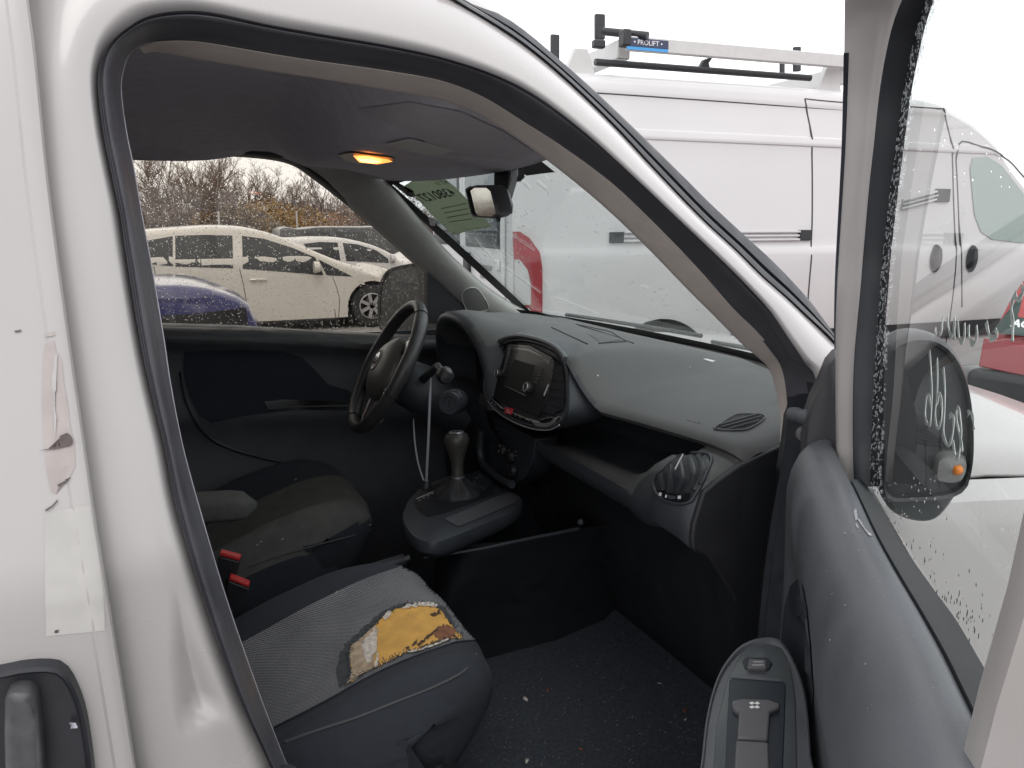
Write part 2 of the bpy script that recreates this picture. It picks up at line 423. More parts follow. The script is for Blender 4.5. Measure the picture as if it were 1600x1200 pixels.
for s in (-1, 1):
    sideline('panel_seam', [pm(1268, 152), pm(1275, 215), pm(1273, 330), pm(1268, 400), pm(1263, 460), (pm(1263, 460)[0]+.01, .38)], pv_hw, s, SEAM, pv, .012)
    sideline('panel_seam', [pm(1487, 168), pm(1495, 230), pm(1495, 310), pm(1493, 420), (pm(1493, 420)[0], .4)], pv_hw, s, SEAM, pv, .012)
    sideline('panel_seam', [(.1, 2.315), (1.0, 2.315), (2.0, 2.31), (3.0, 2.3)], pv_hw, s, SEAM, pv, .008)
    xa, za = pm(1268, 152)
    sideline('panel_seam', [(xa, za), pm(1330, 158), pm(1487, 168)], pv_hw, s, SEAM, pv, .008)
    d0 = [pm(1503, 480), pm(1502, 300), pm(1505, 225), pm(1540, 228), pm(1570, 241), pm(1600, 268)]
    sideline('panel_seam', d0 + [(d0[-1][0]+.45, 1.5), (d0[-1][0]+.5, .6)], pv_hw, s, SEAM, pv, .012)
    wpoly = [pm(1522, 262), pm(1527, 246), pm(1550, 244), pm(1572, 258), pm(1600, 296), (pm(1600, 296)[0]+.42, 1.42), (pm(1600, 380)[0]+.4, 1.36), pm(1600, 380), pm(1552, 374), pm(1535, 362), pm(1526, 335)]
    f = sidepatch('side_window', wpoly, pv_hw, s, PALEWIN, pv, .006)
    sideline('window_seal', wpoly + [wpoly[0]], pv_hw, s, RUBBER, f, .035, .012, .01, 2) if False else None
    # rail of the sliding door with its dark end stop
    x0, z0 = pm(975, 372); x1, z1 = pm(1250, 368)
    rb = MB()
    for dz in (-.028, .0, .028):
        rb.bar((x0, s*(pv_hw(x0, z1)+.012), z1+dz), (x1, s*(pv_hw(x1, z1)+.012), z1+dz), .024 if dz else .012, .014)
    rail = rb.build('door_rail', ALU, pv, local=True, bevel=.002)
    e = MB().box((x1, min(s*(pv_hw(x1, z1)-.02), s*(pv_hw(x1, z1)+.022)), z1-.035), (x1+.11, max(s*(pv_hw(x1, z1)-.02), s*(pv_hw(x1, z1)+.022)), z1+.04)).build('rail_end', BLACKP, None, local=True, bevel=.004); e.parent = rail
    e = MB().box((x0-.1, min(s*(pv_hw(x0, z1)-.02), s*(pv_hw(x0, z1)+.02)), z1-.04), (x0, max(s*(pv_hw(x0, z1)-.02), s*(pv_hw(x0, z1)+.02)), z1+.03)).build('rail_end', BLACKP, None, local=True, bevel=.004); e.parent = rail
    for q in (1462, 1518):
        hx, hz = pm(q, 404)
        sidepatch('handle_cup', [(hx+.065*math.cos(a), hz+.11*math.sin(a)) for a in [math.pi*k/10 for k in range(20)]], pv_hw, s, BLACKP, pv, .006)
        MB().bar((hx-.02, s*(pv_hw(hx, hz)+.03), hz-.08), (hx+.0, s*(pv_hw(hx, hz)+.03), hz+.08), .03, .03).build('door_handle', BLACKP, pv, local=True, bevel=.008)
    xq, zq = pm(1412, 319); xw_, zw_ = pm(1466, 305)
    fr_ = MB()
    for dz in (-.03, .03): fr_.bar((xq, s*(pv_hw(xq, zq)+.012), zq+dz), (xw_, s*(pv_hw(xw_, zw_)+.012), zw_+dz), .024, .014)
    rl2 = fr_.bar((xq, s*(pv_hw(xq, zq)+.010), zq), (xw_, s*(pv_hw(xw_, zw_)+.010), zw_), .05, .008).build('door_rail', ALU, pv, local=True)
    q = MB().box((xw_, min(s*(pv_hw(xw_, zw_)-.02), s*(pv_hw(xw_, zw_)+.022)), zw_-.05), (xw_+.14, max(s*(pv_hw(xw_, zw_)-.02), s*(pv_hw(xw_, zw_)+.022)), zw_+.05)).build('rail_end', BLACKP, None, local=True, bevel=.004); q.parent = rl2
    # rubbing strip low on the flank
    sideline('rub_strip', [(1.65, .66), (3.0, .66), (4.45, .66)], pv_hw, s, BLACKP, pv, .13, .018, .01)
    # tail lamp wrapping the rear corner
    t0 = [pm(808, 362), pm(822, 372), pm(836, 393), pm(840, 420), pm(840, 489), pm(838, 520)]
    zt = t0[0][1]
    tl = [(0.0, zt)] + [(x+.03, z) for x, z in t0] + [(.16, .80), (0.0, .80)]
    lamp = sidepatch('tail_lamp', tl, pv_hw, s, REDLENS, pv, .012, .05)
    q = sidepatch('reverse_lamp', [(.0, zt-.17), (.04, zt-.18), (.085, zt-.24), (.105, zt-.33), (.105, zt-.46), (0, zt-.46)], pv_hw, s, CLEARLENS, None, .017, .04); q.parent = lamp
    q = sidepatch('reverse_lamp', [(.0, zt-.48), (.10, zt-.48), (.10, zt-.60), (0, zt-.60)], pv_hw, s, CHROME, None, .017, .04); q.parent = lamp
for x in (1.08, 5.0):
    for s in (-1, 1): road_wheel(pv, x, s*.87, .35, .22, s, mat('steel_rim', (.3, .3, .31), .5, metal=.5), 9)
# dark wheel housings, underfloor and rear doors
MB().box((.2, -.85, .3), (5.5, .85, .42)).build('underfloor', BLACKP, pv, local=True)
RWG = mat('rear_glass_reflection', (.06, .078, .095), .12, noise_amt=.55, noise_scale=9)  # blotchy colour paints reflected trees onto the rear windows
for s in (-1, 1):
    y0, y1 = sorted((.006*s, .86*s)); rd_ = MB().box((-.03, y0, .5), (.0, y1, 2.33)).build('rear_door', WHITE_O, pv, local=True, bevel=.015)
    y0, y1 = sorted((.10*s, .80*s))
    def add_(name, lo, hi, m, bev=.008):
        q = MB().box(lo, hi).build(name, m, None, local=True, bevel=bev); q.parent = rd_
    add_('window_seal', (-.036, y0-.02, 1.34), (-.028, y1+.02, 2.14), RUBBER)
    add_('rear_window', (-.042, y0, 1.45), (-.03, y1, 2.12), RWG)
    add_('window_band', (-.040, y0, 1.36), (-.03, y1, 1.435), DGLASS)
    add_('door_hinge', (-.05, (y0 if s < 0 else y1)-.03, 1.2), (-.03, (y0 if s < 0 else y1)+.03, 1.27), WHITE_O)
    if s < 0:
        add_('door_handle', (-.06, -.20, 1.10), (-.03, -.08, 1.30), BLACKP, .02)
        for k in range(2): add_('badge_bar', (-.036, -.66, 1.13+.06*k), (-.03, -.42, 1.165+.06*k), mat('grey_trim', (.2, .2, .2), .4), .003)
MB().box((-.09, -.88, .42), (.0, .88, .58)).build('rear_step', BLACKP, pv, local=True, bevel=.02)
wsm = polypatch([(-.78, pv_top_t[-4][1]+.03), (.78, pv_top_t[-4][1]+.03), (.68, 2.18), (-.68, 2.18)], lambda y, z: Vector((interp([(1.3, pv_top_t[-4][0]+.05), (1.4, roofpx[-1][0]+.68), (zr-.3, roofpx[-2][0]+.12)], z), y, z+.02)), .2, DGLASS, 'windscreen', pv, local=True)
# ---- ladder rack on its roof
rk = MB()
zr0 = pv_top(1.2)
def bar3(mb, a, b, w1, w2, **k): mb.bar(a, b, w1, w2, **k)
RW = mat('rack_paint', (.52, .52, .51), .4, noise_amt=.04)
lrack = None
for (pa, pb) in (((978, 76), (893, 96)), ((1318, 118), (1226, 122))):
    A = pm3(*pa, .14)
    q = MB().bar((A.x, -.86, A.z), (A.x, .9, A.z), .09, .12).build('ladder_rack' if lrack is None else 'cross_bar', RW, pv, local=True, bevel=.01)
    if lrack is None: lrack = q
    else: q.parent = lrack
rack2 = None
def rsub(name, mb, m, **k):
    o = mb.build(name, m, None, local=True, **k); o.parent = lrack; return o
x0, z0 = pm(978, 82, .1); xa, za = pm(1319, 118, .1)
b0, b1 = pm3(980, 68, .06), pm3(1335, 98, .06)
rsub('lift_beam', MB().bar(b0, b1, .05, .085), RW, bevel=.006)
r0, r1_ = pm3(930, 97, .16), pm3(1266, 122, .16)
rsub('side_rail', MB().tube([r0, r1_], .022, 12), BLACKP)
ra, rb_ = Vector((0.2, .9, r0.z)), Vector((3.2, .9, r0.z))
rsub('side_rail', MB().tube([ra, rb_], .022, 12), BLACKP)
for q, yo in (((1240, 112), .14), ((950, 93), .14)):
    A = pm3(*q, .14)
for pa in ((905, 92), (1296, 117)):
    A = pm3(*pa, .16)
    rsub('mount_foot', MB().prism([Vector((A.x-.12, A.y-.02, zr0-.05)), Vector((A.x+.12, A.y-.02, zr0-.05)), Vector((A.x+.05, A.y-.02, A.z+.06)), Vector((A.x-.04, A.y-.02, A.z+.06))], (0, .05, 0)), RW, bevel=.006)
    rsub('end_cap', MB().bar((A.x+.08, A.y-.03, A.z+.09), (A.x+.16, A.y-.03, A.z+.09), .05, .05), BLACKP, bevel=.01)
for (px, yT, yB, yo, wd) in ((937, 22, 56, .6, .075), (867, 54, 92, 1.6, .075), (1245, 73, 106, .75, .065), (1222, 80, 116, 1.6, .045)):
    T, B_ = pm3(px, yT, yo), pm3(px, yB+6, yo)
    rsub('ladder_stop', MB().bar(B_, T, wd, .035, up=(0, 1, 0)), BLACKP, bevel=.01)
a, b_ = pm3(942, 49, .25), pm3(1012, 56, .0)
rsub('crank_handle', MB().tube([a, b_], .025, 12), BLACKP)
c_ = pm3(977, 60, .06)
rsub('crank_clamp', MB().box((c_.x-.03, c_.y-.04, c_.z-.05), (c_.x+.025, c_.y+.04, c_.z+.05)), BLACKP, bevel=.01)
c_ = pm3(1104, 103, .16)
rsub('latch', MB().prism([c_+Vector((-.06, 0, -.03)), c_+Vector((.04, 0, -.03)), c_+Vector((.02, 0, .02)), c_+Vector((.06, 0, .07)), c_+Vector((-.02, 0, .04))], (0, .04, 0)), BLACKP, bevel=.005)
# maker's plate on the lift beam
A = pm3(1012, 71, .03)
dx = (b1-b0).normalized()
pl_ = MB().bar(A - dx*.15 + Vector((0, -.002, .012)), A + dx*.15 + Vector((0, -.002, .012)), .006, .05); rsub('maker_plate', pl_, mat('plate_navy', (.03, .04, .09), .4))
rsub('maker_stripe', MB().bar(A - dx*.15 + Vector((0, -.002, -.024)), A + dx*.15 + Vector((0, -.002, -.024)), .006, .018), mat('plate_blue', (.05, .3, .65), .4))
inv = world_of(pv)
t_ = text_mesh('• PROLIFT •', .042, Matrix.Translation(A + Vector((0, -.007, .012))) @ Matrix.Rotation(R(90), 4, 'X'), PW, 'maker_name', None, .0004)
t_.parent = lrack

# ---- generic car
def car(name, label, m, base, rz, L, W, top_t, sill, axles, wr, belt, roofz, windows, hoodw=.12, lean=.30, lamps=True, handles=(), seams=(), mirror=None, wheels=True, group=None):
    root = empty(name, base, rz); tag(root, label, 'car', group)
    top = lambda x: sinterp(top_t, x); bt = bottoms(sill, [(a, wr, wr+.055) for a in axles])
    def hw(x, z):
        y = W/2
        y -= .05*max(0, (belt*.75-z)/(belt*.75))**2
        if z > belt: y -= (z-belt)*lean
        elif z > belt*.75: y -= .012*((z-belt*.75)/(belt*.25))**2
        e0, e1 = max(0, 1-(x-0)/.55), max(0, 1-(L-x)/.75)
        return y*(1 - .16*e0**2 - .30*e1**2.2)
    xs_ = stations(0, L, 44, [q for a in axles for q in archx(a, wr+.055)])
    body = MB().loft(shell(xs_, top, bt, hw, .07, 16), capa=True, capb=True).build('body', m, root, local=True, ang=35)
    MB().box((.35, -W/2+.16, sill-.02), (L-.35, W/2-.16, sill+.2)).build('underside', BLACKP, root, local=True)
    for s in (-1, 1):
        for p in windows: sidepatch('side_window', p, hw, s, DGLASS, root, .004, .15)
        for p in seams: sideline('panel_seam', p, hw, s, SEAM, root, .009)
        for hx, hz in handles:
            MB().tube([(hx-.11, s*(hw(hx, hz)+.012), hz), (hx-.05, s*(hw(hx, hz)+.03), hz+.006), (hx+.05, s*(hw(hx, hz)+.03), hz+.006), (hx+.11, s*(hw(hx, hz)+.012), hz)], .016, 8).build('door_handle', m, root, local=True)
        if mirror:
            mx_, mz = mirror; y0 = hw(mx_, mz)
            mo = MB().lathe([(-.055, .03), (-.03, .07), (.03, .085), (.05, .08)], (mx_, s*(y0+.12), mz+.03), (-1, 0, 0), 14).build('mirror', m, root, local=True)
            q = MB().bar((mx_+.02, s*(y0-.02), mz-.05), (mx_+.01, s*(y0+.1), mz-.03), .06, .05).build('mirror_arm', BLACKP, None, local=True, bevel=.01); q.parent = mo
    if wheels:
        for a in axles:
            for s in (-1, 1): road_wheel(root, a, s*(W/2-.13), wr, .2, s)
    root['hwf'] = 0
    del root['hwf']
    return root, hw, top

# white hatchback seen through the driver's window
HY = 9.6
def hp(px, py):
    p = PY(px, py, HY); return (p.x, p.z)
hx0 = -1.0
def hs(px, py):
    x, z = hp(px, py); return (x-hx0, z)
tt = [(0, .75), (.12, 1.15), (.45, 1.36)] + [hs(*q) for q in ((229, 361), (280, 357), (340, 354), (387, 357), (427, 366), (463, 380), (500, 396), (533, 409), (563, 418), (597, 431))] + [(4.05, .87), (4.35, .74), (4.47, .5)]
LH = 4.47
w1 = [(.62, 1.0), (.72, 1.19)] + [hs(*q) for q in ((231, 376), (270, 369), (270, 416), (237, 413))]
w2 = [hs(*q) for q in ((274, 368.5), (320, 367), (364, 368), (364, 419), (274, 416.5))]
w3 = [hs(*q) for q in ((379, 368.5), (413, 373), (457, 387), (492, 402), (505, 430), (447, 425), (379, 420))]
w4 = [hs(*q) for q in ((497, 405), (550, 432), (510, 430))]
fax = hs(583, 500)[0]
hatch, hhw, _ = car('hatchback', 'pearl white hatchback with dark windows seen through the wet driver side window', CREAM, (hx0, HY+.86, 0), 0, LH, 1.77, tt, .17,
    (fax-2.68, fax), .315, 1.0, 1.44, [w1, w2, w3, w4],
    seams=([hs(374, 420), hs(381, 450), hs(386, 480), (hs(386, 480)[0], .3)], [hs(519, 432), hs(530, 467), hs(527, 505), (hs(527, 505)[0]-.03, .3)], [hs(240, 415), hs(247, 440), (hs(247, 440)[0]+.1, .6)]),
    handles=(hs(273, 430), hs(403, 437)), mirror=hs(493, 420))
# white saloon behind it
SY = 14.2
def ss(px, py):
    p = PY(px, py, SY); return (p.x-.6, p.z)
tt2 = [(0, .8), (.3, 1.0), (.9, 1.05), (1.3, 1.25)] + [ss(*q) for q in ((460, 374), (497, 372), (540, 373.5), (580, 382), (610, 395), (632, 409))] + [(ss(632, 409)[0]+.6, .93), (ss(632, 409)[0]+1.15, .75), (ss(632, 409)[0]+1.25, .5)]
Ls = tt2[-1][0]
car('saloon_car', 'white saloon with grey-green windows parked behind the pearl white hatchback', WHITE_O, (.6, SY+.9, 0), 0, Ls, 1.8, tt2, .18, (.95, Ls-.85), .32, .98, 1.45,
    [[ss(*q) for q in ((475, 381), (500, 378), (528, 379), (532, 408), (490, 406))], [ss(*q) for q in ((536, 379.5), (560, 382), (588, 391), (606, 404), (607, 411), (541, 408))]],
    seams=([ss(534, 409), ss(536, 450)],), mirror=ss(612, 405))
# dark people carrier further back
DY = 19.
def dsx(px, py):
    p = PY(px, py, DY); return (p.x-3.0, p.z)
tt3 = [(0, .9), (.08, 1.35)] + [dsx(*q) for q in ((470, 358), (500, 355), (560, 355), (610, 357))] + [(dsx(610, 357)[0]+.7, 1.0), (dsx(610, 357)[0]+1.5, .85), (dsx(610, 357)[0]+1.6, .5)]
Ld = tt3[-1][0]
car('people_carrier', 'dark grey boxy people carrier behind the white saloon, below the trees', mat('dark_grey_paint', (.035, .036, .042), .3, coat=.5), (3.0, DY+.9, 0), 0, Ld, 1.8, tt3, .22, (.8, Ld-.85), .34, 1.0, 1.42,
    [[dsx(*q) for q in ((478, 364), (520, 362), (520, 378), (478, 378))], [dsx(*q) for q in ((526, 362), (575, 362), (575, 378), (526, 378))]])
# blue car, only its bonnet shows
BY = 5.2
bx0 = -3.35
def bs(px, py):
    p = PY(px, py, BY); return (p.x-bx0, p.z)
tt4 = [(0, .7), (.12, 1.05), (.7, 1.32), (1.3, 1.37), (2.0, 1.35), (2.5, 1.2), (2.85, 1.06)] + [bs(*q) for q in ((243, 446), (280, 446), (323, 451), (357, 461), (390, 475))] + [(bs(408, 487)[0], .72), (bs(412, 500)[0], .6)]
Lb = tt4[-1][0]
_, bhw, _ = car('blue_car', 'dark blue car whose bonnet nose shows under the white hatchback', BLUEP, (bx0, BY+.86, 0), 0, Lb, 1.75, tt4, .2, (.8, Lb-.75), .31, .9, 1.35,
    [[(.75, .98), (.95, 1.25), (1.5, 1.29), (1.5, .98)], [(1.55, .98), (1.55, 1.29), (2.0, 1.27), (2.5, .98)]])
bc = bpy.data.objects['blue_car']
for s in (-1, 1):
    sidepatch('lower_cladding', [(.2, .22), (Lb-.5, .22), (Lb-.10, .5), (Lb-.12, bs(323, 486)[1]), (Lb-.5, bs(323, 489)[1]), (1.6, bs(323, 494)[1]), (.3, bs(323, 496)[1])], bhw, s, BLACKP, bc, .006, .12)
MB().loft([[Vector((Lb-.30+.1*k, -.80+.0*k, .52)), Vector((Lb-.30+.1*k, -.80, .70-.02*k))] for k in range(2)]).build('headlamp_gap', BLACKP, bc, local=True)
for s in (-1, 1):
    MB().prism([Vector((Lb-.62, s*.80, .70)), Vector((Lb-.16, s*.62, .64)), Vector((Lb-.12, s*.6, .52)), Vector((Lb-.62, s*.80, .56))], (.01, s*.03, 0)).build('headlamp', CLEARLENS, bc, local=True, bevel=.008)
MB().box((Lb-.12, -.58, .3), (Lb+.01, .58, .66)).build('grille', BLACKP, bc, local=True, bevel=.02)
# red car in front of the open van
RYc = .95
tt6 = [(0, .72), (.05, .98), (.28, 1.24), (.5, 1.36), (1.3, 1.42), (2.2, 1.36), (3.0, .98), (3.8, .85), (4.1, .5)]
red, rhw, rtop = car('red_hatchback', 'red hatchback with white marker lettering on its rear glass, beyond the passenger door window', REDP, (3.85, .15, 0), R(8), 4.1, 1.7, tt6, .2, (.75, 3.3), .31, .95, 1.4,
    [[(.45, .98), (.65, 1.24), (1.3, 1.31), (1.3, .98)], [(1.36, .98), (1.36, 1.31), (2.1, 1.27), (2.75, .98)]])
rw_ = polypatch([(-.74, .97), (.74, .97), (.66, 1.30), (-.66, 1.30)], lambda y, z: Vector((interp([(.98, .05), (1.24, .28), (1.36, .5)], z)-.02, y, z)), .1, mat('rear_glass', (.02, .045, .04), .08), 'rear_window', red, local=True)
MB().box((-.06, -.80, .3), (.14, .80, .79)).build('rear_bumper', BLACKP, red, local=True, bevel=.04)
for s in (-1, 1):
    MB().prism([Vector((.0, s*.5, .78)), Vector((0, s*.76, .8)), Vector((.1, s*.8, .93)), Vector((.0, s*.55, .93))], (-.02, 0, 0)).build('tail_lamp', REDLENS, red, local=True, bevel=.01)
tM = frame_M(PX(1603, 507, 3.83), (.14, -1, 0), (.23, 0, .26))
t_ = text_mesh('ACU', .06, tM, PW, 'marker_lettering', None, .001, bold=.002); t_.parent = rw_; t_.matrix_parent_inverse = world_of(red).inverted()

# ================================================================ trees and scrub beyond the yard
def tree_mesh(seed, h):
    rnd = random.Random(seed); tv, tf, cv, cf = [], [], [], []
    def seg(pts, r0, r1, n, V, F):
        k = len(V); rr = [lerp(r0, r1, i/(len(pts)-1)) for i in range(len(pts))]
        a, f = tube_geo(pts, rr, n, False, False); V += a; F += [tuple(i+k for i in q) for q in f]
    def grow(p, d, ln, r, lev):
        pts = [p]; n = 4 if lev < 3 else 3
        for i in range(n):
            d = (d + Vector((rnd.uniform(-1, 1), rnd.uniform(-1, 1), rnd.uniform(-.3, .8)))*(.16 if lev < 2 else .22)).normalized(); pts.append(pts[-1] + d*ln/n)
        seg(pts, r, r*.55, 6 if lev == 0 else (4 if lev < 2 else 3), tv if lev < 2 else cv, tf if lev < 2 else cf)
        if lev >= 4: return
        nb = (7, 5, 5, 4)[lev]
        for k in range(nb):
            t = rnd.uniform(.3 if lev == 0 else .2, 1); q = pts[min(int(t*n), n-1)].lerp(pts[min(int(t*n)+1, n)], t*n % 1)
            ax = Vector((rnd.uniform(-1, 1), rnd.uniform(-1, 1), rnd.uniform(-.1, .5))).normalized()
            nd = (d*rnd.uniform(.55, 1.0) + ax*rnd.uniform(.5, .9)).normalized()
            grow(q, nd, ln*rnd.uniform(.42, .66), max(r*.55*(1-t*.4), .016), lev+1)
    grow(Vector((0, 0, 0)), Vector((0, 0, 1)), h*.62, h*.018, 0)
    return (tv, tf), (cv, cf)
tree_protos = []
for k in range(6):
    (tv, tf), (cv, cf) = tree_mesh(40+k, 9.0)
    root = empty('bare_tree', (0, 0, 0)); tr = mesh('trunk', tv, tf, BARK, root, local=True); c_ = mesh('crown', cv, cf, TWIG, root, local=True)
    tree_protos.append(root)
def dup(root, loc, rz, sc):
    r = root.copy(); S.collection.objects.link(r); r.location = loc; r.rotation_euler = (0, 0, rz); r.scale = (sc, sc, sc)
    for ch in list(root.children):
        c = ch.copy(); S.collection.objects.link(c); c.parent = r
    return r
rt = random.Random(5); used_t = set()
ORD = 'first second third fourth fifth sixth seventh eighth ninth tenth eleventh twelfth thirteenth fourteenth fifteenth sixteenth seventeenth eighteenth nineteenth twentieth twenty-first twenty-second'.split()
tree_px = [(222, 232), (236, 250), (262, 246), (290, 238), (306, 232), (326, 236), (338, 244), (352, 256), (372, 272), (398, 262), (418, 258), (447, 268), (470, 285), (500, 300), (528, 305), (556, 300), (590, 300), (640, 280), (690, 268), (730, 262), (765, 258), (800, 262)]
for i, (px, pyt) in enumerate(tree_px):
    Yd = rt.uniform(40, 54); tp = PY(px, pyt, Yd); sc = max(.45, (tp.z)/9.0)*1.02; k = i % 6
    rz = rt.uniform(0, 6.28)
    if k not in used_t:
        t_ = tree_protos[k]; t_.location = (tp.x, Yd, 0); t_.rotation_euler = (0, 0, rz); t_.scale = (sc, sc, sc); used_t.add(k)
    else: t_ = dup(tree_protos[k], (tp.x, Yd, 0), rz, sc)
    tag(t_, ORD[i].capitalize()*0 + 'leafless tree, %s from the left along the woodland edge beyond the hatchback' % ORD[i], 'tree', 'bare trees along the edge of the yard')
def bush_mesh(seed, m, name):
    rnd = random.Random(seed); mb = MB()
    lobes = [(Vector((rnd.uniform(-1.2, 1.2), rnd.uniform(-.8, .8), rnd.uniform(.5, 1.7))), rnd.uniform(.5, .95)) for _ in range(9)]
    for _ in range(5200):
        c, r = rnd.choice(lobes); d = Vector((rnd.gauss(0, 1), rnd.gauss(0, 1), rnd.gauss(0, 1))).normalized()*r*rnd.uniform(.5, 1.1)**.5
        p = c + d; p.z = max(.05, p.z); a = Vector((rnd.gauss(0, 1), rnd.gauss(0, 1), rnd.gauss(0, 1))).normalized(); bb = a.orthogonal().normalized(); s_ = rnd.uniform(.018, .05)
        mb.add([p + a*s_, p + bb*s_*.7, p - a*s_, p - bb*s_*.7], [(0, 1, 2, 3)])
    return mb.build(name, m, None, local=True, smooth=False)
def leafm(name, c):
    return mat(name, c, .8, noise_amt=.45, noise_scale=1.3)
bcols = [leafm('leaf_rust', (.26, .125, .06)), leafm('leaf_ochre', (.26, .165, .07)), leafm('leaf_brown', (.13, .10, .088)), leafm('leaf_umber', (.15, .108, .088))]
bl = ['rust coloured autumn bush', 'ochre autumn bush', 'dull brown leafless bush', 'umber scrub bush']
bpro = {}; nb_ = {}
for i, (px, ci, sc) in enumerate([(208, 2, 1.4), (232, 3, 1.5), (262, 2, 1.5), (290, 3, 1.5), (318, 2, 1.6), (345, 3, 1.4), (368, 2, 1.6), (392, 1, 1.7), (404, 1, 1.9), (425, 2, 1.4), (446, 1, 1.5), (462, 0, 1.3), (482, 3, 1.6), (497, 0, 1.7), (518, 0, 1.4), (540, 3, 1.6), (566, 2, 1.5), (600, 3, 1.5), (650, 2, 1.8), (700, 3, 1.8), (745, 2, 2.0), (785, 3, 2.0)]):
    Yd = rt.uniform(33, 39); x = PY(px, 345, Yd).x
    if ci not in bpro: o = bush_mesh(90+ci, bcols[ci], 'bush'); bpro[ci] = o
    else: o = bpro[ci].copy(); S.collection.objects.link(o)
    o.location = (x, Yd, 0); o.rotation_euler = (0, 0, rt.uniform(0, 6)); o.scale = (sc*.85, sc*.85, sc*.62*rt.uniform(.85, 1.2))
    nb_[ci] = nb_.get(ci, -1) + 1
    tag(o, bl[ci] + ' below the bare trees, %s of its colour from the left' % ORD[nb_[ci]], 'bush', 'bushes along the edge of the yard')
# close woodland behind, one mass
mb = MB(); rnd = random.Random(3)
for _ in range(7500):
    x = rnd.uniform(-60, 110); y = rnd.uniform(56, 80); h = rnd.uniform(1.0, 3.3)*(1+.30*math.sin(x*.21)+.2*math.sin(x*.53)+.25*max(0, min(1, (12-x)/14))); dx_ = rnd.uniform(-.6, .6)
    mb.bar((x, y, 0), (x+dx_, y, h), rnd.uniform(.015, .06))
    for k in range(5):
        z = rnd.uniform(.4, .95)*h; mb.bar((x+dx_*z/h, y, z), (x+dx_+rnd.uniform(-1, 1), y, z+rnd.uniform(.2, 1.1)), .02)
tag(mb.build('distant_woods', leafm('wood_mass', (.155, .112, .098)), smooth=False), 'grey-brown winter woodland filling the skyline', 'woods', kind='stuff')
for i, (px, pt, pb) in enumerate(((341, 330, 356), (463, 330, 352))):
    Yd = 30; t = PY(px, pt, Yd); q = MB().tube([(t.x, Yd, 0), (t.x, Yd, t.z)], .035, 8).build('post', mat('galvanised', (.45, .45, .45), .5, metal=.5))
    tag(q, ('thin pale post rising behind the roof of the pearl white hatchback', 'thin pale post in front of the rust coloured bushes')[i], 'post', 'posts at the edge of the yard')
# ================================================================ the open van
van = empty('delivery_van', (0.2, 0, 0))
tag(van, 'white delivery van standing with its passenger door open, torn front seat inside', 'van')
TRIM = mat('taupe_trim', (.66, .59, .55), .75, noise_amt=.06, noise_scale=30, bump=.1, bump_scale=500)
LINER = mat('headliner', (.74, .715, .78), .9, noise_amt=.08, noise_scale=40, bump=.15, bump_scale=700)
def YJ(z): return -.83 + .2*max(0, z-1.2)
def PS(px, py, off=0.):
    Y = -.8
    for _ in range(25):
        p = PY(px, py, Y); Y = YJ(p.z) + off
    return PY(px, py, Y)
# matching outlines of the door opening: edge of paint, inner edge of rubber, lower edge of inner trim, outer limit of the painted frame
O_ = [(428,1215),(417,1187),(367,1077),(320,943),(277,800),(257,700),(233,600),(217,523),(197,400),(187,333),(173,267),(160,200),(153,133),(158,95),(173,67),(200,43),(233,25),(283,17),(333,20),(417,38),(500,53),(600,70),(690,90),(772,117),(837,150),(910,205),(983,271),(1057,341),(1115,396),(1160,440),(1200,484),(1227,524),(1253,564),(1271,588),(1280,650),(1276,720),(1266,800),(1254,880),(1246,960),(1240,1050),(1238,1200)]
I_ = [(456,1212),(443,1183),(405,1083),(355,938),(314,800),(287,700),(268,603),(256,523),(235,400),(222,333),(211,267),(198,203),(190,140),(194,105),(204,82),(225,68),(255,62),(300,62),(345,68),(425,82),(503,94),(603,108),(690,124),(758,150),(820,188),(885,230),(965,290),(1040,362),(1100,425),(1150,482),(1187,518),(1212,548),(1230,575),(1238,613),(1240,660),(1232,725),(1218,800),(1206,880),(1197,960),(1190,1050),(1186,1200)]
T_ = [(466,1210),(453,1181),(415,1083),(365,938),(324,800),(297,700),(278,603),(266,523),(245,400),(232,333),(221,267),(208,203),(200,142),(204,110),(214,90),(236,82),(262,84),(302,92),(350,100),(430,113),(503,124),(600,140),(683,155),(742,176),(800,211),(862,256),(938,318),(1008,384),(1068,446),(1120,498),(1160,538),(1187,561),(1203,579),(1213,613),(1219,652),(1216,725),(1206,800),(1194,880),(1186,960),(1178,1050),(1174,1200)]
X_ = [(222,1215),(217,1187),(197,1060),(178,943),(154,800),(142,700),(128,610),(117,523),(98,400),(88,333),(80,267),(72,200),(66,133),(60,60),(54,-10),(60,-75),(100,-115),(200,-125),(300,-110),(410,-90),(510,-65),(620,-35),(712,2),(800,56),(873,114),(954,191),(1020,262),(1095,340),(1150,391),(1189,430),(1228,464),(1258,492),(1280,512),(1300,532),(1330,560),(1330,640),(1320,720),(1306,800),(1296,880),(1290,960),(1286,1100)]
PER = 9
def dens(L, per=4): return [(p.x, p.y) for p in cr([(a, b, 0) for a, b in L], per)]
Od, Id, Td, Xd = dens(O_, PER), dens(I_, PER), dens(T_, PER), dens(X_, PER)
N_ = len(Od); idx = [k/PER for k in range(N_)]
def outer_off(i):       # how far the outer limit turns inboard (roof rail, windscreen pillar)
    return sinterp([(0, 0), (12, 0), (15, .02), (18, .05), (22, .06), (28, .06), (33, .06), (40, .05)], i)
EO = [PS(*p, 0.) for p in Od]; EI = [PS(*p, .05) for p in Id]; ET = [PS(*p, .115 if 14 < idx[k] < 35 else .08) for k, p in enumerate(Td)]
EX = [PS(*p, outer_off(idx[k])) for k, p in enumerate(Xd)]
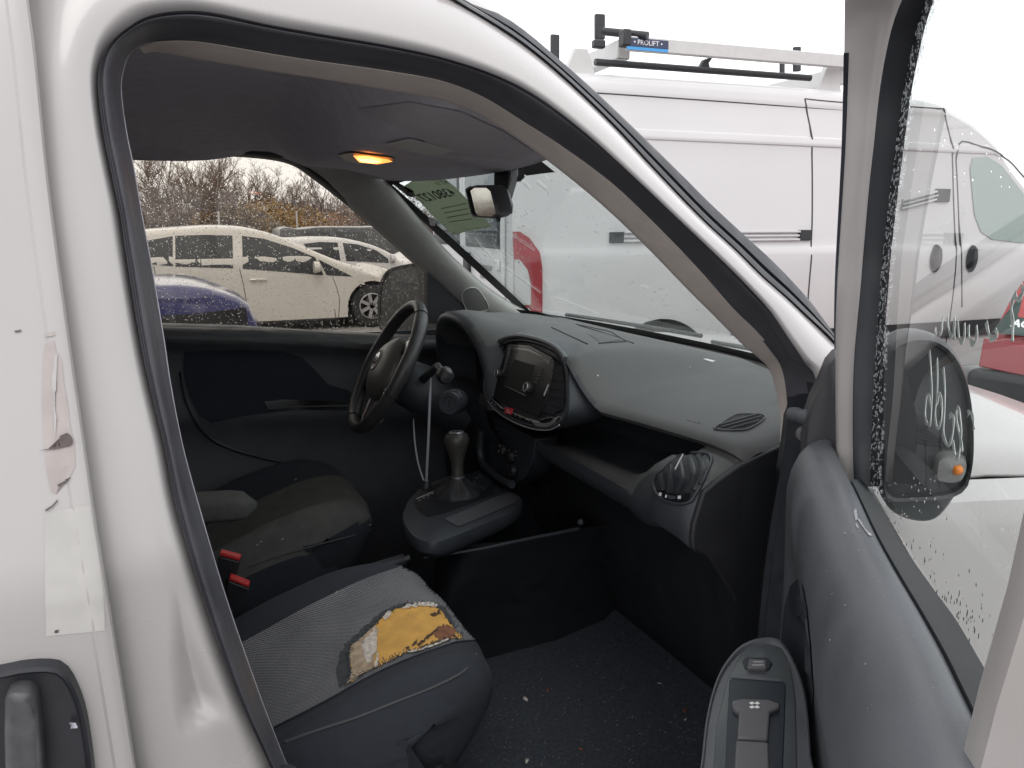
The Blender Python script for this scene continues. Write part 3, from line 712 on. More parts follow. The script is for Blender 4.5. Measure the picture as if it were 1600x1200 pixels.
# pressed hollow low on the pillar
hol = [PS(*q) for q in ((268, 925), (290, 930), (318, 1000), (372, 1120), (300, 1138), (272, 1138), (262, 1040))]
hol = [(p.x, p.z) for p in hol]
def hollow(p):
    d = 9
    for (x1, z1), (x2, z2) in zip(hol, hol[1:]+hol[:1]):
        ex, ez = x2-x1, z2-z1; t = max(0, min(1, ((p.x-x1)*ex+(p.z-z1)*ez)/(ex*ex+ez*ez))); d = min(d, math.hypot(p.x-x1-t*ex, p.z-z1-t*ez))
    if inpoly(p.x, p.z, hol): q = min(1, d/.030); return .015*q*q*(3-2*q)
    return 0
NT = 44; rows = []
for k in range(N_):
    r = []
    for j in range(NT+1):
        t = j/NT; p = EO[k].lerp(EX[k], t)
        w9 = max(0, min(1, (idx[k]-12)/4)); w9 = w9*w9*(3-2*w9); bul = lerp(.004, .010, w9)*math.sin(math.pi*t)
        lip = .016*max(0, 1-t/.16)**2
        p = p + Vector((0, -bul + lip + (hollow(p) if idx[k] < 7.5 else 0), 0)); r.append(p)
    rows.append(r)
fr = MB(); fr.loft(rows)
# the frame carries on over the roof rail, out of the picture
top = [k for k in range(N_) if 12.5 <= idx[k] <= 23]
r2 = [[EX[k] + Vector((0, .02*j, .012*(1-(1-j/4)**2)*4)) for j in range(1, 5)] for k in top]
fr.loft([[EX[k]] + r2[i] for i, k in enumerate(top)])
# sill under the opening
lo0, lo1 = EO[0], EO[-1]
fr.loft([[Vector((x, y, z)) for x in (-.05, lo0.x+.05, .4, lo1.x, lo1.x+.12)] for y, z in ((-.80, .60), (-.845, .60), (-.87, .52), (-.865, .36), (-.78, .30))])
fr.loft([[Vector((lo0.x-.12, -.832, z)), Vector((lo0.x+dx-.02, -.832, z)), Vector((lo0.x+dx, -.826, z))] for z, dx in ((lo0.z+.01, -.006), (.8, .03), (.6, .06))])
for k in range(N_ - 1):
    if idx[k] < 15:
        a, b2 = EX[k], EX[k+1]; q = Vector((-.014, .003, 0)); q2 = Vector((-.12, .012, 0))
        fr.add([a, b2, b2+q, a+q, b2+q2, a+q2], [(0, 1, 2, 3), (3, 2, 4, 5)])
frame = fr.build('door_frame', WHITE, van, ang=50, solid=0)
fo = frame.modifiers.new('sub', 'SUBSURF'); fo.levels = 0; fo.render_levels = 0
def sub(name, mb, m, par, **k): return mb.build(name, m, par, **k)
# rubber weatherstrip round the opening: lip, bulb, carrier
sec = [(0, .016), (.0, .002), (.03, -.004), (.08, -.004), (.11, -.001), (.15, -.003), (.21, -.010), (.28, -.015), (.36, -.0175), (.44, -.017), (.52, -.013), (.60, -.006), (.68, .000), (.78, .003), (.90, .004), (1.0, .012)]
rows = []
for k in range(N_):
    nrm = Vector((0, -1, 0)); r = []
    for t, b_ in sec: r.append(EO[k].lerp(EI[k], t) + Vector((0, b_, 0)))
    rows.append(r)
ext = [r for r in rows]
ks = int(33.3*PER)
seal = MB().loft(ext[:ks+1]).build('door_seal', SEALM, frame, ang=60)
MB().loft(ext[ks:]).build('door_seal', RUBBER, frame, ang=60)
MB().tube(cr([tuple(p) for p in (EO[0]+Vector((.008, .012, -.01)), Vector((EO[0].x+.045, -.815, .75)), Vector((EO[0].x+.12, -.815, .62)), Vector((.4, -.815, .60)), Vector((EO[-1].x-.08, -.815, .62)), EO[-1]+Vector((-.01, .012, -.02)))], 6), .017, 10).build('sill_seal', RUBBER, frame)
# inner trim of pillar and roof edge
rows = []
for k in range(N_):
    if idx[k] > 34.6: break
    a, b_ = EI[k], ET[k]; c_ = b_ + (b_-CAM).normalized()*.07 + (a-b_)*.3
    rows.append([a + Vector((0, .006, 0)), a.lerp(b_, .12) + Vector((0, -.002, 0)), a.lerp(b_, .5) + Vector((0, -.006, 0)), a.lerp(b_, .88), b_, b_.lerp(c_, .5), c_])
kt = int(14.6*PER)
MB().loft(rows[kt:]).build('pillar_trim', TRIM, van, ang=60)
MB().loft([[EI[k] + Vector((dx, dy, 0)) for dx, dy in ((0, .006), (-.03, .03), (-.10, .09))] for k in range(kt+2)]).build('pillar_trim', LINER, van, ang=60)
# hinge post below the windscreen pillar (dark rubber edge, white post behind it)
rows = []
for k in range(int(33.5*PER), N_):
    a = EI[k]; rows.append([a, a + Vector((.03, .05, 0)), a + Vector((.16, .10, 0)), a + Vector((.3, .12, 0))])
MB().loft(rows).build('kick_panel', BLACKP, van)
# windscreen moulding along the pillar
M1 = dens([(690,-18),(712,2),(800,56),(873,114),(954,191),(1020,262),(1095,340),(1150,391),(1189,430),(1228,464),(1258,492),(1280,512),(1300,532),(1312,552)])
M2 = dens([(708,-26),(728,-4),(800,33),(873,92),(954,165),(1057,265),(1110,318),(1167,371),(1200,401),(1229,430),(1262,466),(1285,496),(1302,520),(1318,545)])
rows = []; ML = []
for i, (p, q) in enumerate(zip(M1, M2)):
    f_ = i/(len(M1)-1); a = PS(*p, .055); b_ = PS(*q, .085); ML.append(b_)
    rows.append([a + Vector((0, .01, 0)), a + Vector((0, -.004, 0)), a.lerp(b_, .25) + Vector((0, -.004, 0)), a.lerp(b_, .36) + Vector((0, .006, 0)), a.lerp(b_, .45) + Vector((0, -.003, 0)), a.lerp(b_, .8) + Vector((0, -.003, 0)), b_, b_ + Vector((0.0, .02, -.006))])
MB().loft(rows).build('windscreen_moulding', RUBBER, frame, ang=50)

# ---- sliding side door on the left: skin with folded front edge, damaged paint, grab handle
SX = [PS(*p, -.004) for p in dens([(48,-20),(50,0),(63,100),(80,267),(97,400),(123,583),(137,677),(154,795),(173,910),(193,1033),(217,1183),(236,1290)])]
sx_t = sorted((p.z, p.x) for p in SX); sx_t = [(.35, sx_t[0][1]-.01)] + sx_t + [(1.9, sx_t[-1][1])]
def seamx(z): return sinterp(sx_t, z)
def ysk(z): return YJ(z) - .02 - .012*max(0, 1-abs(z-1.0)/.7) + .02*max(0, (z-1.66)/.1)**2*.3
zs = [lerp(.38, 1.80, i/70) for i in range(71)]
rows = []
for z in zs:
    sx_ = seamx(z); y = ysk(z); r = [Vector((sx_-.006, y+.03, z)), Vector((sx_-.002, y+.012, z)), Vector((sx_-.0015, y+.006, z)), Vector((sx_-.003, y+.0015, z)), Vector((sx_-.007, y, z))]
    # folded hem, then a soft step back to the skin
    for d in (.012, .016, .0185, .022, .04, .06, .09, .13, .18, .25, .35, .5, .75, 1.05):
        n_z = .0012*noise.noise(Vector((d*9, z*7, 1))) 
        r.append(Vector((sx_-d, y + (0 if d < .017 else .0022) + n_z, z)))
    rows.append(r)
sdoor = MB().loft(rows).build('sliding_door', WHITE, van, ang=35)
sS = Surf(sdoor)
def patch_px(name, pl, m, par, off=.0008, step=6, surf=None, **k):
    return polypatch(pl, lambda x, y: (surf or sS).px(x, y, off), step, m, name, par, **k)
PEEL = mat('bare_filler', (.40, .355, .345), .6, noise_amt=.12, noise_scale=30)
PEEL2 = mat('dirty_tape', (.43, .418, .40), .5, noise_amt=.08, noise_scale=18)
GRIME = mat('rust_mark', (.11, .085, .085), .7, noise_amt=.3, noise_scale=60)
patch_px('bare_patch', [(70,538),(84,532),(88,550),(96,562),(100,600),(107,640),(110,668),(116,690),(118,728),(108,748),(92,758),(88,772),(80,768),(73,735),(70,700),(66,640),(67,580)], PEEL, sdoor, .0006)
patch_px('paint_flake', [(85,556),(90,553),(88,600),(89,650),(86,690),(84,640),(83,590)], WHITE, sdoor, .0016, 4)
patch_px('paint_flake', [(70,522),(84,518),(86,524),(74,527)], PEEL, sdoor, .0012, 4)
patch_px('rust_mark', [(100,678),(105,676),(110,680),(114,687),(113,694),(107,697),(102,698),(92,700.5),(78,702.5),(60,704),(76,701),(90,698.5),(99,696),(101,691),(99,685)], GRIME, sdoor, .002, 4)
patch_px('rust_mark', [(22,517),(33,515),(34,518),(25,520)], GRIME, sdoor, .001, 3)
patch_px('rust_mark', [(90,757),(103,750),(110,745),(111,747),(104,753),(91,760)], GRIME, sdoor, .002, 3)
patch_px('rust_mark', [(71,796),(82,789),(90,780),(91,783),(83,792),(72,799)], GRIME, sdoor, .002, 3)
patch_px('tape_mark', [(70,800),(140,790),(152,860),(162,930),(164,985),(72,994),(70,900)], PEEL2, sdoor, .0005, 8)
patch_px('dirt_speck', [(86,984),(92,983),(91,988),(85,988)], GRIME, sdoor, .0012, 2)
patch_px('dirt_speck', [(9,1036),(13,1035),(12,1038)], GRIME, sdoor, .0012, 2)
# handle: dished bezel and upright grip
bez = [(-75,1075),(-50,1046),(0,1042),(40,1034),(85,1033),(105,1044),(120,1070),(132,1105),(140,1150),(146,1200),(149,1260),(140,1320),(100,1345),(0,1345),(-75,1330)]
bzr = resample([(a, b_, 0) for a, b_ in dens(bez + [bez[0]], 4)][:-1], 64, True)
rows = []
cx = sum(p.x for p in bzr)/64; cy = sum(p.y for p in bzr)/64
for sc, off in ((1.025, -.002), (1.015, .006), (1.0, .011), (.965, .012), (.94, .009), (.90, .003), (.5, .0015), (.02, .0012)):
    rows.append([sS.px(cx+(p.x-cx)*sc, cy+(p.y-cy)*sc, off) for p in bzr])
MB().loft(rows, cu=True, capb=True).build('handle_bezel', mat('handle_black', (.02, .021, .026), .4, noise_amt=.2, noise_scale=30), sdoor, ang=50)
gp = [(12,1078,.012),(17,1066,.016),(30,1060,.020),(50,1060,.020),(60,1068,.016),(64,1085,.014),(68,1130,.016),(72,1200,.016),(74,1320,.014),(16,1320,.014),(14,1200,.016),(12,1130,.014)]
gt = [sS.px(a, b_, o+.004) for a, b_, o in gp]; gb = [sS.px(a, b_, .0) for a, b_, o in gp]
gi = [sS.px(lerp(a, 42, .25), lerp(b_, 1190, .08), o+.006) for a, b_, o in gp]
MB().loft([gb, gt, gi], cu=True, capb=True).build('grab_handle', mat('handle_grey', (.075, .075, .08), .5, noise_amt=.25, noise_scale=50), sdoor, bevel=.003, ang=50)
CHIP = mat('bare_chip', (.6, .6, .66), .5)
patch_px('paint_chip', [(121,1122),(124,1122),(127,1131),(125,1133),(122,1128)], CHIP, sdoor, .0072, 2, Surf(bpy.data.objects['handle_bezel']))
# ================================================================ passenger door, standing open
DA = R(48); DH = Vector((.834, -.84, 0))
dd = Vector((-math.cos(DA), -math.sin(DA), 0)); dn = Vector((-math.sin(DA), math.cos(DA), 0))
def D(s, n, z): return DH + dd*s + dn*n + Vector((0, 0, z))
def PD(px, py, n): return onplane(px, py, DH + dn*n, dn)
def PSn(px, py, s): return onplane(px, py, DH + dd*s, dd)
def sn(p): q = p - DH; return q.dot(dd), q.dot(dn)
PLAST = mat('door_plastic', (.088, .092, .102), .42, noise_amt=.12, noise_scale=14, bump=.12, bump_scale=900)
PLAST_D = mat('dark_plastic', (.027, .031, .039), .5, noise_amt=.15, noise_scale=25, bump=.1, bump_scale=900)
DOORW = mat('door_frame_paint', (.42, .395, .385), .35, coat=.4, noise_amt=.05, noise_scale=5)
CABGLASS = glass_mat('cab_glass', (.945, .972, .962), .9)
WATER = bpy.data.materials.new('water'); WATER.use_nodes = True
_b = WATER.node_tree.nodes['Principled BSDF']; _b.inputs['Transmission Weight'].default_value = 1; _b.inputs['IOR'].default_value = 1.33; _b.inputs['Roughness'].default_value = .02; _b.inputs['Base Color'].default_value = (.95, .97, .98, 1)
MARKER = mat('white_marker', (.75, .78, .76), .7)

pdoor = MB()
fy = [-60, 0, 37, 88, 150, 225, 287, 400, 450, 513, 560, 620, 700, 760]
e1 = [1322, 1320, 1319.5, 1319, 1318, 1316, 1313, 1307, 1305, 1304, 1305, 1307, 1309, 1311]
e2 = [1392, 1376, 1370, 1364, 1357, 1350, 1344, 1332, 1326, 1319, 1315, 1312, 1312, 1313]
e3 = [1440, 1411, 1397, 1385, 1375, 1367, 1360, 1350, 1346, 1340, 1336, 1334, 1334, 1336]
e4 = [1475, 1445, 1432, 1420, 1408, 1398, 1390, 1377, 1373, 1368, 1365, 1362, 1358, 1357]
rows = []; rub = []; navy = []
fy2 = [-60 + 820*i/46 for i in range(47)]
e1, e2, e3, e4 = [[sinterp(list(zip(fy, e)), y) for y in fy2] for e in (e1, e2, e3, e4)]; fy = fy2
for y, a, b_, c_, d_ in zip(fy, e1, e2, e3, e4):
    P4 = PD(d_, y, .004); s4, _ = sn(P4); P3 = PSn(c_, y, s4-.006); s3 = s4-.006
    P2 = PSn(b_, y, s3-.022); P1 = PSn(a, y, s3-.045)
    n1 = sn(P1)[1]; P0 = P1 - dn*max(.002, n1-.004)
    rows.append([P0, P0.lerp(P1, .8) - dd*.004, P1, P1.lerp(P2, .5) + dn*.003, P2, P2.lerp(P3, .3) - dn*.004, P2.lerp(P3, .8) - dn*.003, P3, P3 - dn*.006])
    rub.append([P3 - dn*.006, P3 + dn*.001, P3.lerp(P4, .3) + dn*.004, P3.lerp(P4, .7) + dn*.002, P4 + dn*.001, P4 - dn*.004])
    if 80 < y < 560:
        w_ = 9 if y < 500 else 6
        navy.append([PSn(a-1.0, y, s3-.040), PSn(a+w_, y, s3-.040), PSn(a+w_, y, s3-.044)-dn*.004])
# frame carries on across the top and down the rear edge, over the camera's right shoulder
def frow(s, z, ts, tz):      # section at (s, z), inward direction (ts, tz) towards the glass
    def q(k, n): return D(s+ts*k, n, z+tz*k)
    return [q(-.045, -.03), q(-.047, .0), q(-.045, .045), q(-.03, .047), q(-.022, .042), q(-.014, .036), q(-.009, .034), q(-.006, .034), q(-.006, .026)]
s0, z0 = sn(PD(e4[0], fy[0], .004))[0], PD(e4[0], fy[0], .004).z
cont = [(.37, 1.735, .3, -.95), (.46, 1.748, .05, -1), (.60, 1.742, -.1, -1), (.69, 1.71, -.6, -.8), (.735, 1.64, -.95, -.2), (.76, 1.5, -1, 0), (.760, 1.41, -1, 0), (.753, 1.37, -1, 0), (.738, 1.32, -1, 0), (.728, 1.275, -1, 0), (.722, 1.2, -1, 0), (.72, .9, -1, 0), (.73, .5, -1, 0)]
R_ = [frow(*c) for c in cont]
dframe = MB().loft(rows[::-1] + R_)
# outer skin and its folded edge under the belt
sk_ = []
for s in [.0+i*.0525 for i in range(20)]:
    sk_.append([D(s, -.010, 1.185 + .06*s), D(s, -.03 - .01*math.sin(math.pi*s), 1.15 + .05*s), D(s, -.06-.02*math.sin(math.pi*s), 1.03), D(s, -.08-.02*math.sin(math.pi*s), .8), D(s, -.06-.02*math.sin(math.pi*s), .45)])
dframe.loft(sk_)
dframe.loft([[D(1.0, n, z) for n in (-.07, .0, .06, .085)] for z in (.45, .8, 1.1, 1.27)])
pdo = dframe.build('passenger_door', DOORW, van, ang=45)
MB().loft(rub[::-1] + [[D(c[0]+c[2]*k, n, c[1]+c[3]*k) for k, n in ((-.006, .026), (-.004, .03), (.004, .03), (.012, .026), (.016, .005), (.016, .0))] for c in cont[:9]]).build('glass_run', RUBBER, pdo, ang=50)
MB().loft(navy).build('edge_seal', mat('navy_rubber', (.018, .02, .032), .5), pdo, ang=60)
# window pane, 4 mm thick
gl = [(sn(PD(d_, y, 0))[0]-.012, PD(d_, y, 0).z) for y, d_ in zip(fy, e4)][::-1]
gl = [(.20, 1.17)] + gl[1:] + [(.37, 1.73), (.46, 1.745), (.60, 1.735), (.68, 1.70), (.725, 1.63), (.738, 1.5), (.72, 1.35), (.70, 1.25), (.69, 1.17)]
vs_ = [D(s, .002, z) for s, z in gl] + [D(s, -.002, z) for s, z in gl]; n = len(gl)
pane = mesh('window_glass', vs_, [tuple(range(n)), tuple(range(2*n-1, n-1, -1))] + [(i, (i+1) % n, n+(i+1) % n, n+i) for i in range(n)], [CABGLASS, glass_mat('pane_outer', (.965, .98, .975), 0.)], pdo, smooth=False)
for p in pane.data.polygons: p.material_index = 0 if p.index == 0 else 1
MB().loft([[PD(a+dx_, y, .0023) for y, a in zip(fy, e4)] for dx_ in (-8, 4, 15)]).build('black_border', mat('bead_backing_black', (.012, .013, .016), .35), pane)  # added dark strip backing the beads, where dark rubber shows past the glass
# belt rubber
B1 = [(1330,752),(1339,768),(1372,838),(1405,897),(1442,959),(1479,1025),(1504,1076),(1540,1150),(1570,1215)]
B2 = [(1350,750),(1358,765),(1405,845),(1453,915),(1493,970),(1523,1021),(1545,1060),(1580,1130),(1610,1195)]
rows = []
b1w = []
for p, q in zip(dens(B1), dens(B2)):
    a = PD(*p, .035); b_ = PD(*q, .004); b1w.append(a)
    rows.append([a - Vector((0, 0, .01)), a + Vector((0, 0, .001)), a.lerp(b_, .15) + Vector((0, 0, .002)), a.lerp(b_, .6) + Vector((0, 0, .001)), b_ + Vector((0, 0, .001)), b_ - Vector((0, 0, .006))])
MB().loft(rows).build('belt_seal', mat('belt_rubber', (.013, .016, .019), .7, bump=.1, bump_scale=400), pdo, ang=45)
# trim panel: rolled top edge falling to the door face
bz = sorted((sn(p)[0], p.z) for p in b1w)
def zb(s): return interp([(-.02, bz[0][1]-.02)] + bz + [(1.02, bz[-1][1]+.01)], s)
prof = [(.036, -.001), (.042, .002), (.052, .0), (.063, -.006), (.073, -.018), (.080, -.036), (.083, -.06), (.081, -.09), (.073, -.13), (.063, -.17), (.055, -.21), (.050, -.26), (.050, -.36), (.055, -.5), (.06, -.75)]
rows = []
for i in range(47):
    s = .05 + i*.0164; e = max(0, 1-(s-.05)/.07); r = []
    for n, dz in prof:
        cc = max(0, min(1, (s-.07)/.13)); cc = cc*cc*(3-2*cc); n = lerp(max(n, .084) if dz < -.05 else n, n, cc)
        bulge = .012*math.exp(-((s-.28)/.14)**2)*math.exp(-((dz+.09)/.08)**2)
        r.append(D(s, .02 + (n-.02)*(1-.5*e*e) + bulge*0, zb(s) + dz))
    rows.append(r)
r0_ = [p - dn*.05 for p in rows[0]]
trim = MB().loft([r0_] + rows).build('trim_panel', PLAST, pdo, ang=60)
tS = Surf(trim)
patch_px('pocket_shade', [(1222,1060),(1222,1000),(1226,950),(1236,915),(1247,905),(1256,915),(1262,950),(1268,1010),(1272,1080),(1272,1130),(1224,1130)], PLAST_D, trim, .0012, 12, tS)  # flat dark patch paints the shade of a recess behind the armrest
SCR = mat('scuff', (.3, .3, .31), .7, noise_amt=.3, noise_scale=200)
rs = random.Random(4)
for q in ([(1334,800),(1338,795),(1341,812),(1337,815)],[(1340,812),(1343,812),(1352,826),(1350,828)],[(1338,818),(1342,825),(1341,828),(1337,822)],[(1346,822),(1350,824),(1362,838),(1358,838)]):
    patch_px('scuff', q, SCR, trim, .0008, 2, tS)
for _ in range(26):
    x, y = rs.uniform(1290, 1470), rs.uniform(800, 1120); a = rs.uniform(0, 3); l = rs.uniform(1, 3.2)
    p1 = tS.px(x, y, .0006)
    if p1 is None or p1.z < 1.0: continue
    patch_px('scuff', [(x-l*math.cos(a), y-l*math.sin(a)), (x+1, y-.8), (x+l*math.cos(a), y+l*math.sin(a)), (x-.6, y+1)], SCR, trim, .0008, 5, tS)
# mirror triangle inside
sp = [(1254,748),(1255,700),(1258,660),(1268,628),(1282,600),(1294,570),(1306,556),(1320,551),(1334,551),(1341,556),(1336,640),(1334,752)]
a_ = [PSn(x, y, .085) for x, y in sp]; ctr = sum(a_, Vector())/len(a_)
MB().loft([[ctr + (p-ctr)*1.0 - dd*.05 - dn*.0 for p in a_], [p.copy() for p in a_], [ctr + (p-ctr)*.97 + dd*.006 for p in a_], [ctr + (p-ctr)*.86 + dd*.009 for p in a_], [ctr + (p-ctr)*.05 + dd*.0085 for p in a_]], cu=True, capb=True).build('mirror_cover', mat('sail_plastic', (.05, .049, .053), .5, noise_amt=.1, noise_scale=20, bump=.1, bump_scale=900), pdo, ang=40)
# rubber buffer and bolt on the hinge post
a = PX(1233, 646, .745); b_ = PX(1274, 656, .745) 
MB().lathe([(0, .004), (.003, .009), (.012, .0105), (.022, .009), (.026, .011), (.06, .011)], a, (b_-a), 16).build('door_buffer', PLAST, van)
q = PS(1256, 678, .02); MB().lathe([(0, .011), (.004, .010), (.005, .006), (.009, .005)], q, (-.6, -.8, .1), 14).build('bolt', mat('grey_bolt', (.12, .12, .13), .5), van)
# armrest pod
ap = [(1072,1290),(1088,1225),(1095,1190),(1103,1120),(1118,1062),(1138,1026),(1164,1002),(1200,993),(1222,1000),(1242,1032),(1256,1070),(1263,1110),(1268,1180),(1272,1290)]
apx = [(p.x, p.y) for p in resample([(a, b_, 0) for a, b_ in dens(ap + [ap[0]])][:-1], 72, True)]
cx, cy = 1180, 1160
def ring(sc, z): return [PZ(cx+(x-cx)*sc, cy+(y-cy)*sc, z) for x, y in apx]
base = ring(1.0, 1.0)
def shift(r, dz): return [p + Vector((0, 0, dz)) for p in r]
r_in = [ring(s_, 1.0) for s_ in (1, .985, .955, .94, .93)]
arm = MB().loft([shift([p.lerp(sum(base, Vector())/72, .12) for p in base], -.12), shift(base, -.03), shift(base, -.006), shift(r_in[1], .0), shift(r_in[2], .001), shift(r_in[3], -.001), shift(r_in[4], -.0025), shift(ring(.05, 1.0), -.0025)], cu=True, capb=True).build('armrest', PLAST, pdo, ang=45)
def zpoly(pts, z): return [PZ(x, y, z) for x, y in pts]
def subp(o, par):
    # keep the world place while hanging it under a deeper parent
    o.parent = par; return o
def plate(name, pts, z0, z1, m, par, bev=.0012, ins=0.):
    P = zpoly(pts, z1); return MB().prism(P, (0, 0, z0-z1)).build(name, m, par, bevel=bev)
plate('switch_plate', [(1112,1228),(1120,1130),(1134,1070),(1152,1030),(1168,1010),(1200,1006),(1222,1012),(1236,1045),(1243,1090),(1246,1228)], .992, .9992, mat('switch_plate', (.055, .062, .066), .35, coat=.2, noise_amt=.08, noise_scale=30), pdo)
plate('switch_well', [(1140,1062),(1148,1057),(1222,1062),(1228,1070),(1226,1140),(1222,1228),(1132,1228),(1136,1130)], .995, 1.0002, mat('well', (.012, .016, .024), .4), pdo)
plate('window_switch', [(1143,1094),(1158,1091),(1200,1092),(1219,1099),(1216,1107),(1203,1112),(1200,1155),(1152,1152),(1155,1112),(1145,1106)], .998, 1.005, mat('switch_grey', (.10, .098, .105), .4), pdo, .002)
plate('window_switch', [(1150,1156),(1201,1159),(1204,1228),(1146,1228)], .998, 1.0035, mat('switch_grey', (.1, .1, .1)), pdo, .002)
plate('lock_well', [(1160,1033),(1166,1026),(1200,1027),(1207,1036),(1202,1046),(1164,1044)], .995, 1.0008, MATS['well'], pdo)
plate('lock_switch', [(1170,1029),(1197,1030),(1198,1044),(1168,1043)], .998, 1.004, mat('switch_grey', (.1, .1, .1)), pdo, .0015)
plate('highlight_edge', [(1143,1055),(1222,1061),(1222,1064),(1143,1058)], .997, 1.0016, PLAST, pdo, .0005)
ux, uy = PZ(1190, 1037, 1.0) - PZ(1175, 1037, 1.0), PZ(1180, 1030, 1.0) - PZ(1180, 1040, 1.0)
def flat_text(body, px, py, z, size, par, m=PW, rot=False, name='switch_marking'):
    sgn = -1 if rot else 1
    return text_mesh(body, size, frame_M(PZ(px, py, z), ux*sgn, uy*sgn), m, name, par, .0002)
GM = mat('print_grey', (.55, .55, .57), .6)
flat_text('LOCK', 1184, 1039, 1.0045, .0052, pdo, GM, True); flat_text('UNLK', 1184, 1034, 1.0045, .0044, pdo, GM, True)
for k, (bx, by) in enumerate(((1174, 1099), (1182, 1099), (1174, 1105), (1182, 1105))):
    q = PZ(bx+1, by, 1.0052); MB().box((q.x-.0022, q.y-.0018, q.z), (q.x+.0022, q.y+.0018, q.z+.0004)).build('switch_marking', PW, pdo)
# exterior mirror seen through the glass
mo = [(1366,600),(1368,560),(1378,535),(1398,519),(1425,513),(1450,517),(1472,532),(1490,560),(1502,600),(1508,650),(1508,700),(1502,735),(1494,752),(1470,764),(1420,768),(1372,764),(1368,700)]
mp_ = resample([PSn(x, y, .05) for x, y in dens(mo + [mo[0]], 3)][:-1], 48, True); mc = sum(mp_, Vector())/48
mr_ = [[mc + (p-mc)*k + dd*o for p in mp_] for k, o in ((.30, -.13), (.62, -.115), (.86, -.08), (.97, -.03), (1.0, .01), (.99, .04), (.94, .052), (.90, .05), (.885, .04), (.4, .042), (.02, .043))]
mir = MB().loft(mr_, cu=True, capa=True, capb=True).build('mirror', mat('mirror_shell', (.03, .031, .035), .42, noise_amt=.15, noise_scale=20), pdo, ang=35)
lo_ = [(1368,745),(1378,778),(1400,796),(1430,804),(1455,800),(1475,780),(1492,752),(1500,735),(1440,730),(1372,730)]
lp = [PSn(x, y, .05) for x, y in dens(lo_ + [lo_[0]], 3)][:-1]; lc = sum(lp, Vector())/len(lp)
MB().loft([[lc + (p-lc)*k + dd*o for p in lp] for k, o in ((.5, -.09), (.9, -.06), (1, -.01), (.97, .025), (.8, .036), (.02, .04))], cu=True, capa=True, capb=True).build('mirror_foot', mat('mirror_grey', (.05, .056, .058), .5), pdo, ang=40)
for q in ([(1446,690),(1449,690),(1452,762),(1449,762)],[(1470,640),(1473,640),(1472,765),(1469,765)]):
    P_ = [PSn(x, y, .094) for x, y in q]; MB().prism(P_, -dd*.004).build('mirror_rib', PLAST_D, pdo)
li = [(1460,716),(1470,708),(1490,706),(1506,712),(1510,726),(1504,744),(1492,752),(1462,750),(1457,735)]
lp = [PSn(x, y, .10) for x, y in dens(li + [li[0]], 3)][:-1]; lc = sum(lp, Vector())/len(lp)
LENS = bpy.data.materials.new('lens_clear'); LENS.use_nodes = True
_b = LENS.node_tree.nodes['Principled BSDF']; _b.inputs['Transmission Weight'].default_value = .75; _b.inputs['Roughness'].default_value = .12; _b.inputs['Base Color'].default_value = (.85, .86, .85, 1)
MB().loft([[lc + (p-lc)*k + dd*o for p in lp] for k, o in ((.95, -.02), (1, .0), (.85, .012), (.02, .017))], cu=True, capa=True, capb=True).build('side_repeater', LENS, pdo, ang=40)
q = PSn(1491, 729, .10)
MB().lathe([(-.012, .004), (-.008, .006), (.0, .0072), (.005, .0055), (.008, .002)], q + dd*.012, dd, 14).build('repeater_bulb', AMBER, pdo)
# white marker scrawl on the pane
def stroke(L, par=pane):
    pts = [PD(1360+x*.3, 440+y*.3, -.0028) for x, y in L]
    P_ = cr([tuple(p) for p in pts], 5); mb = MB(); rws = []
    for i, p in enumerate(P_):
        t = (P_[min(i+1, len(P_)-1)] - P_[max(i-1, 0)]).normalized(); nrm = t.cross(dn).normalized(); w_ = .0019*(1 + .35*math.sin(i*.9))
        rws.append([p - nrm*w_, p - nrm*w_*.6 - dn*.0006, p + nrm*w_*.6 - dn*.0006, p + nrm*w_])
    mb.loft(rws).build('marker_stroke', MARKER, par)
for L in ([(335,240),(338,262),(341,282)], [(355,278),(368,265),(372,220),(376,186)], [(400,178),(405,240),(420,285),(432,250),(436,182)], [(437,190),(436,250),(435,302)],
          [(452,205),(460,290),(478,315),(488,280),(489,215)], [(510,225),(512,290),(535,325),(552,290),(551,228)], [(600,205),(615,270),(635,300),(656,280),(650,248)],
          [(745,55),(762,92),(782,80),(793,50),(785,15)], [(742,90),(732,140),(740,220),(736,312)],
          [(306,360),(313,450),(318,600),(310,735),(296,740),(284,700),(290,605),(302,590),(313,650)], [(345,400),(348,500),(344,600),(335,700),(350,765),(369,705),(368,615),(356,582),(346,640)],
          [(378,450),(386,560),(382,700),(380,800),(405,855),(425,800),(432,720),(422,695),(406,706)], [(428,830),(440,905),(458,905),(470,800),(465,700),(452,655),(445,710),(468,820),(478,885)], [(502,690),(520,680),(534,715),(538,770)]):
    stroke(L)
def drops(name, pts, par, m=WATER, seg=7):
    """pts: (position, outward normal, radius, stretch vector or None)"""
    mb = MB()
    for p, n, r, st in pts:
        n = n.normalized(); a = (st.normalized() if st else n.orthogonal().normalized()); a = (a - n*a.dot(n)).normalized(); b = n.cross(a); el = st.length if st else 1
        vs_ = []; fs = []
        for k, (h, q) in enumerate(((0, 1), (.3, .86), (.46, .5))):
            for i in range(seg): th = 2*math.pi*i/seg; vs_.append(p + a*(r*q*el*math.cos(th)) + b*(r*q*math.sin(th)) + n*(h*r))
        vs_.append(p + n*(.52*r))
        for k in range(2):
            for i in range(seg): j = (i+1) % seg; fs.append((k*seg+i, k*seg+j, (k+1)*seg+j, (k+1)*seg+i))
        for i in range(seg): fs.append((2*seg+i, 2*seg+(i+1) % seg, 3*seg))
        mb.add(vs_, fs)
    return mb.build(name, m, par, ang=80, kind='stuff')
rd = random.Random(11); L = []
ey = list(zip(fy, e4))
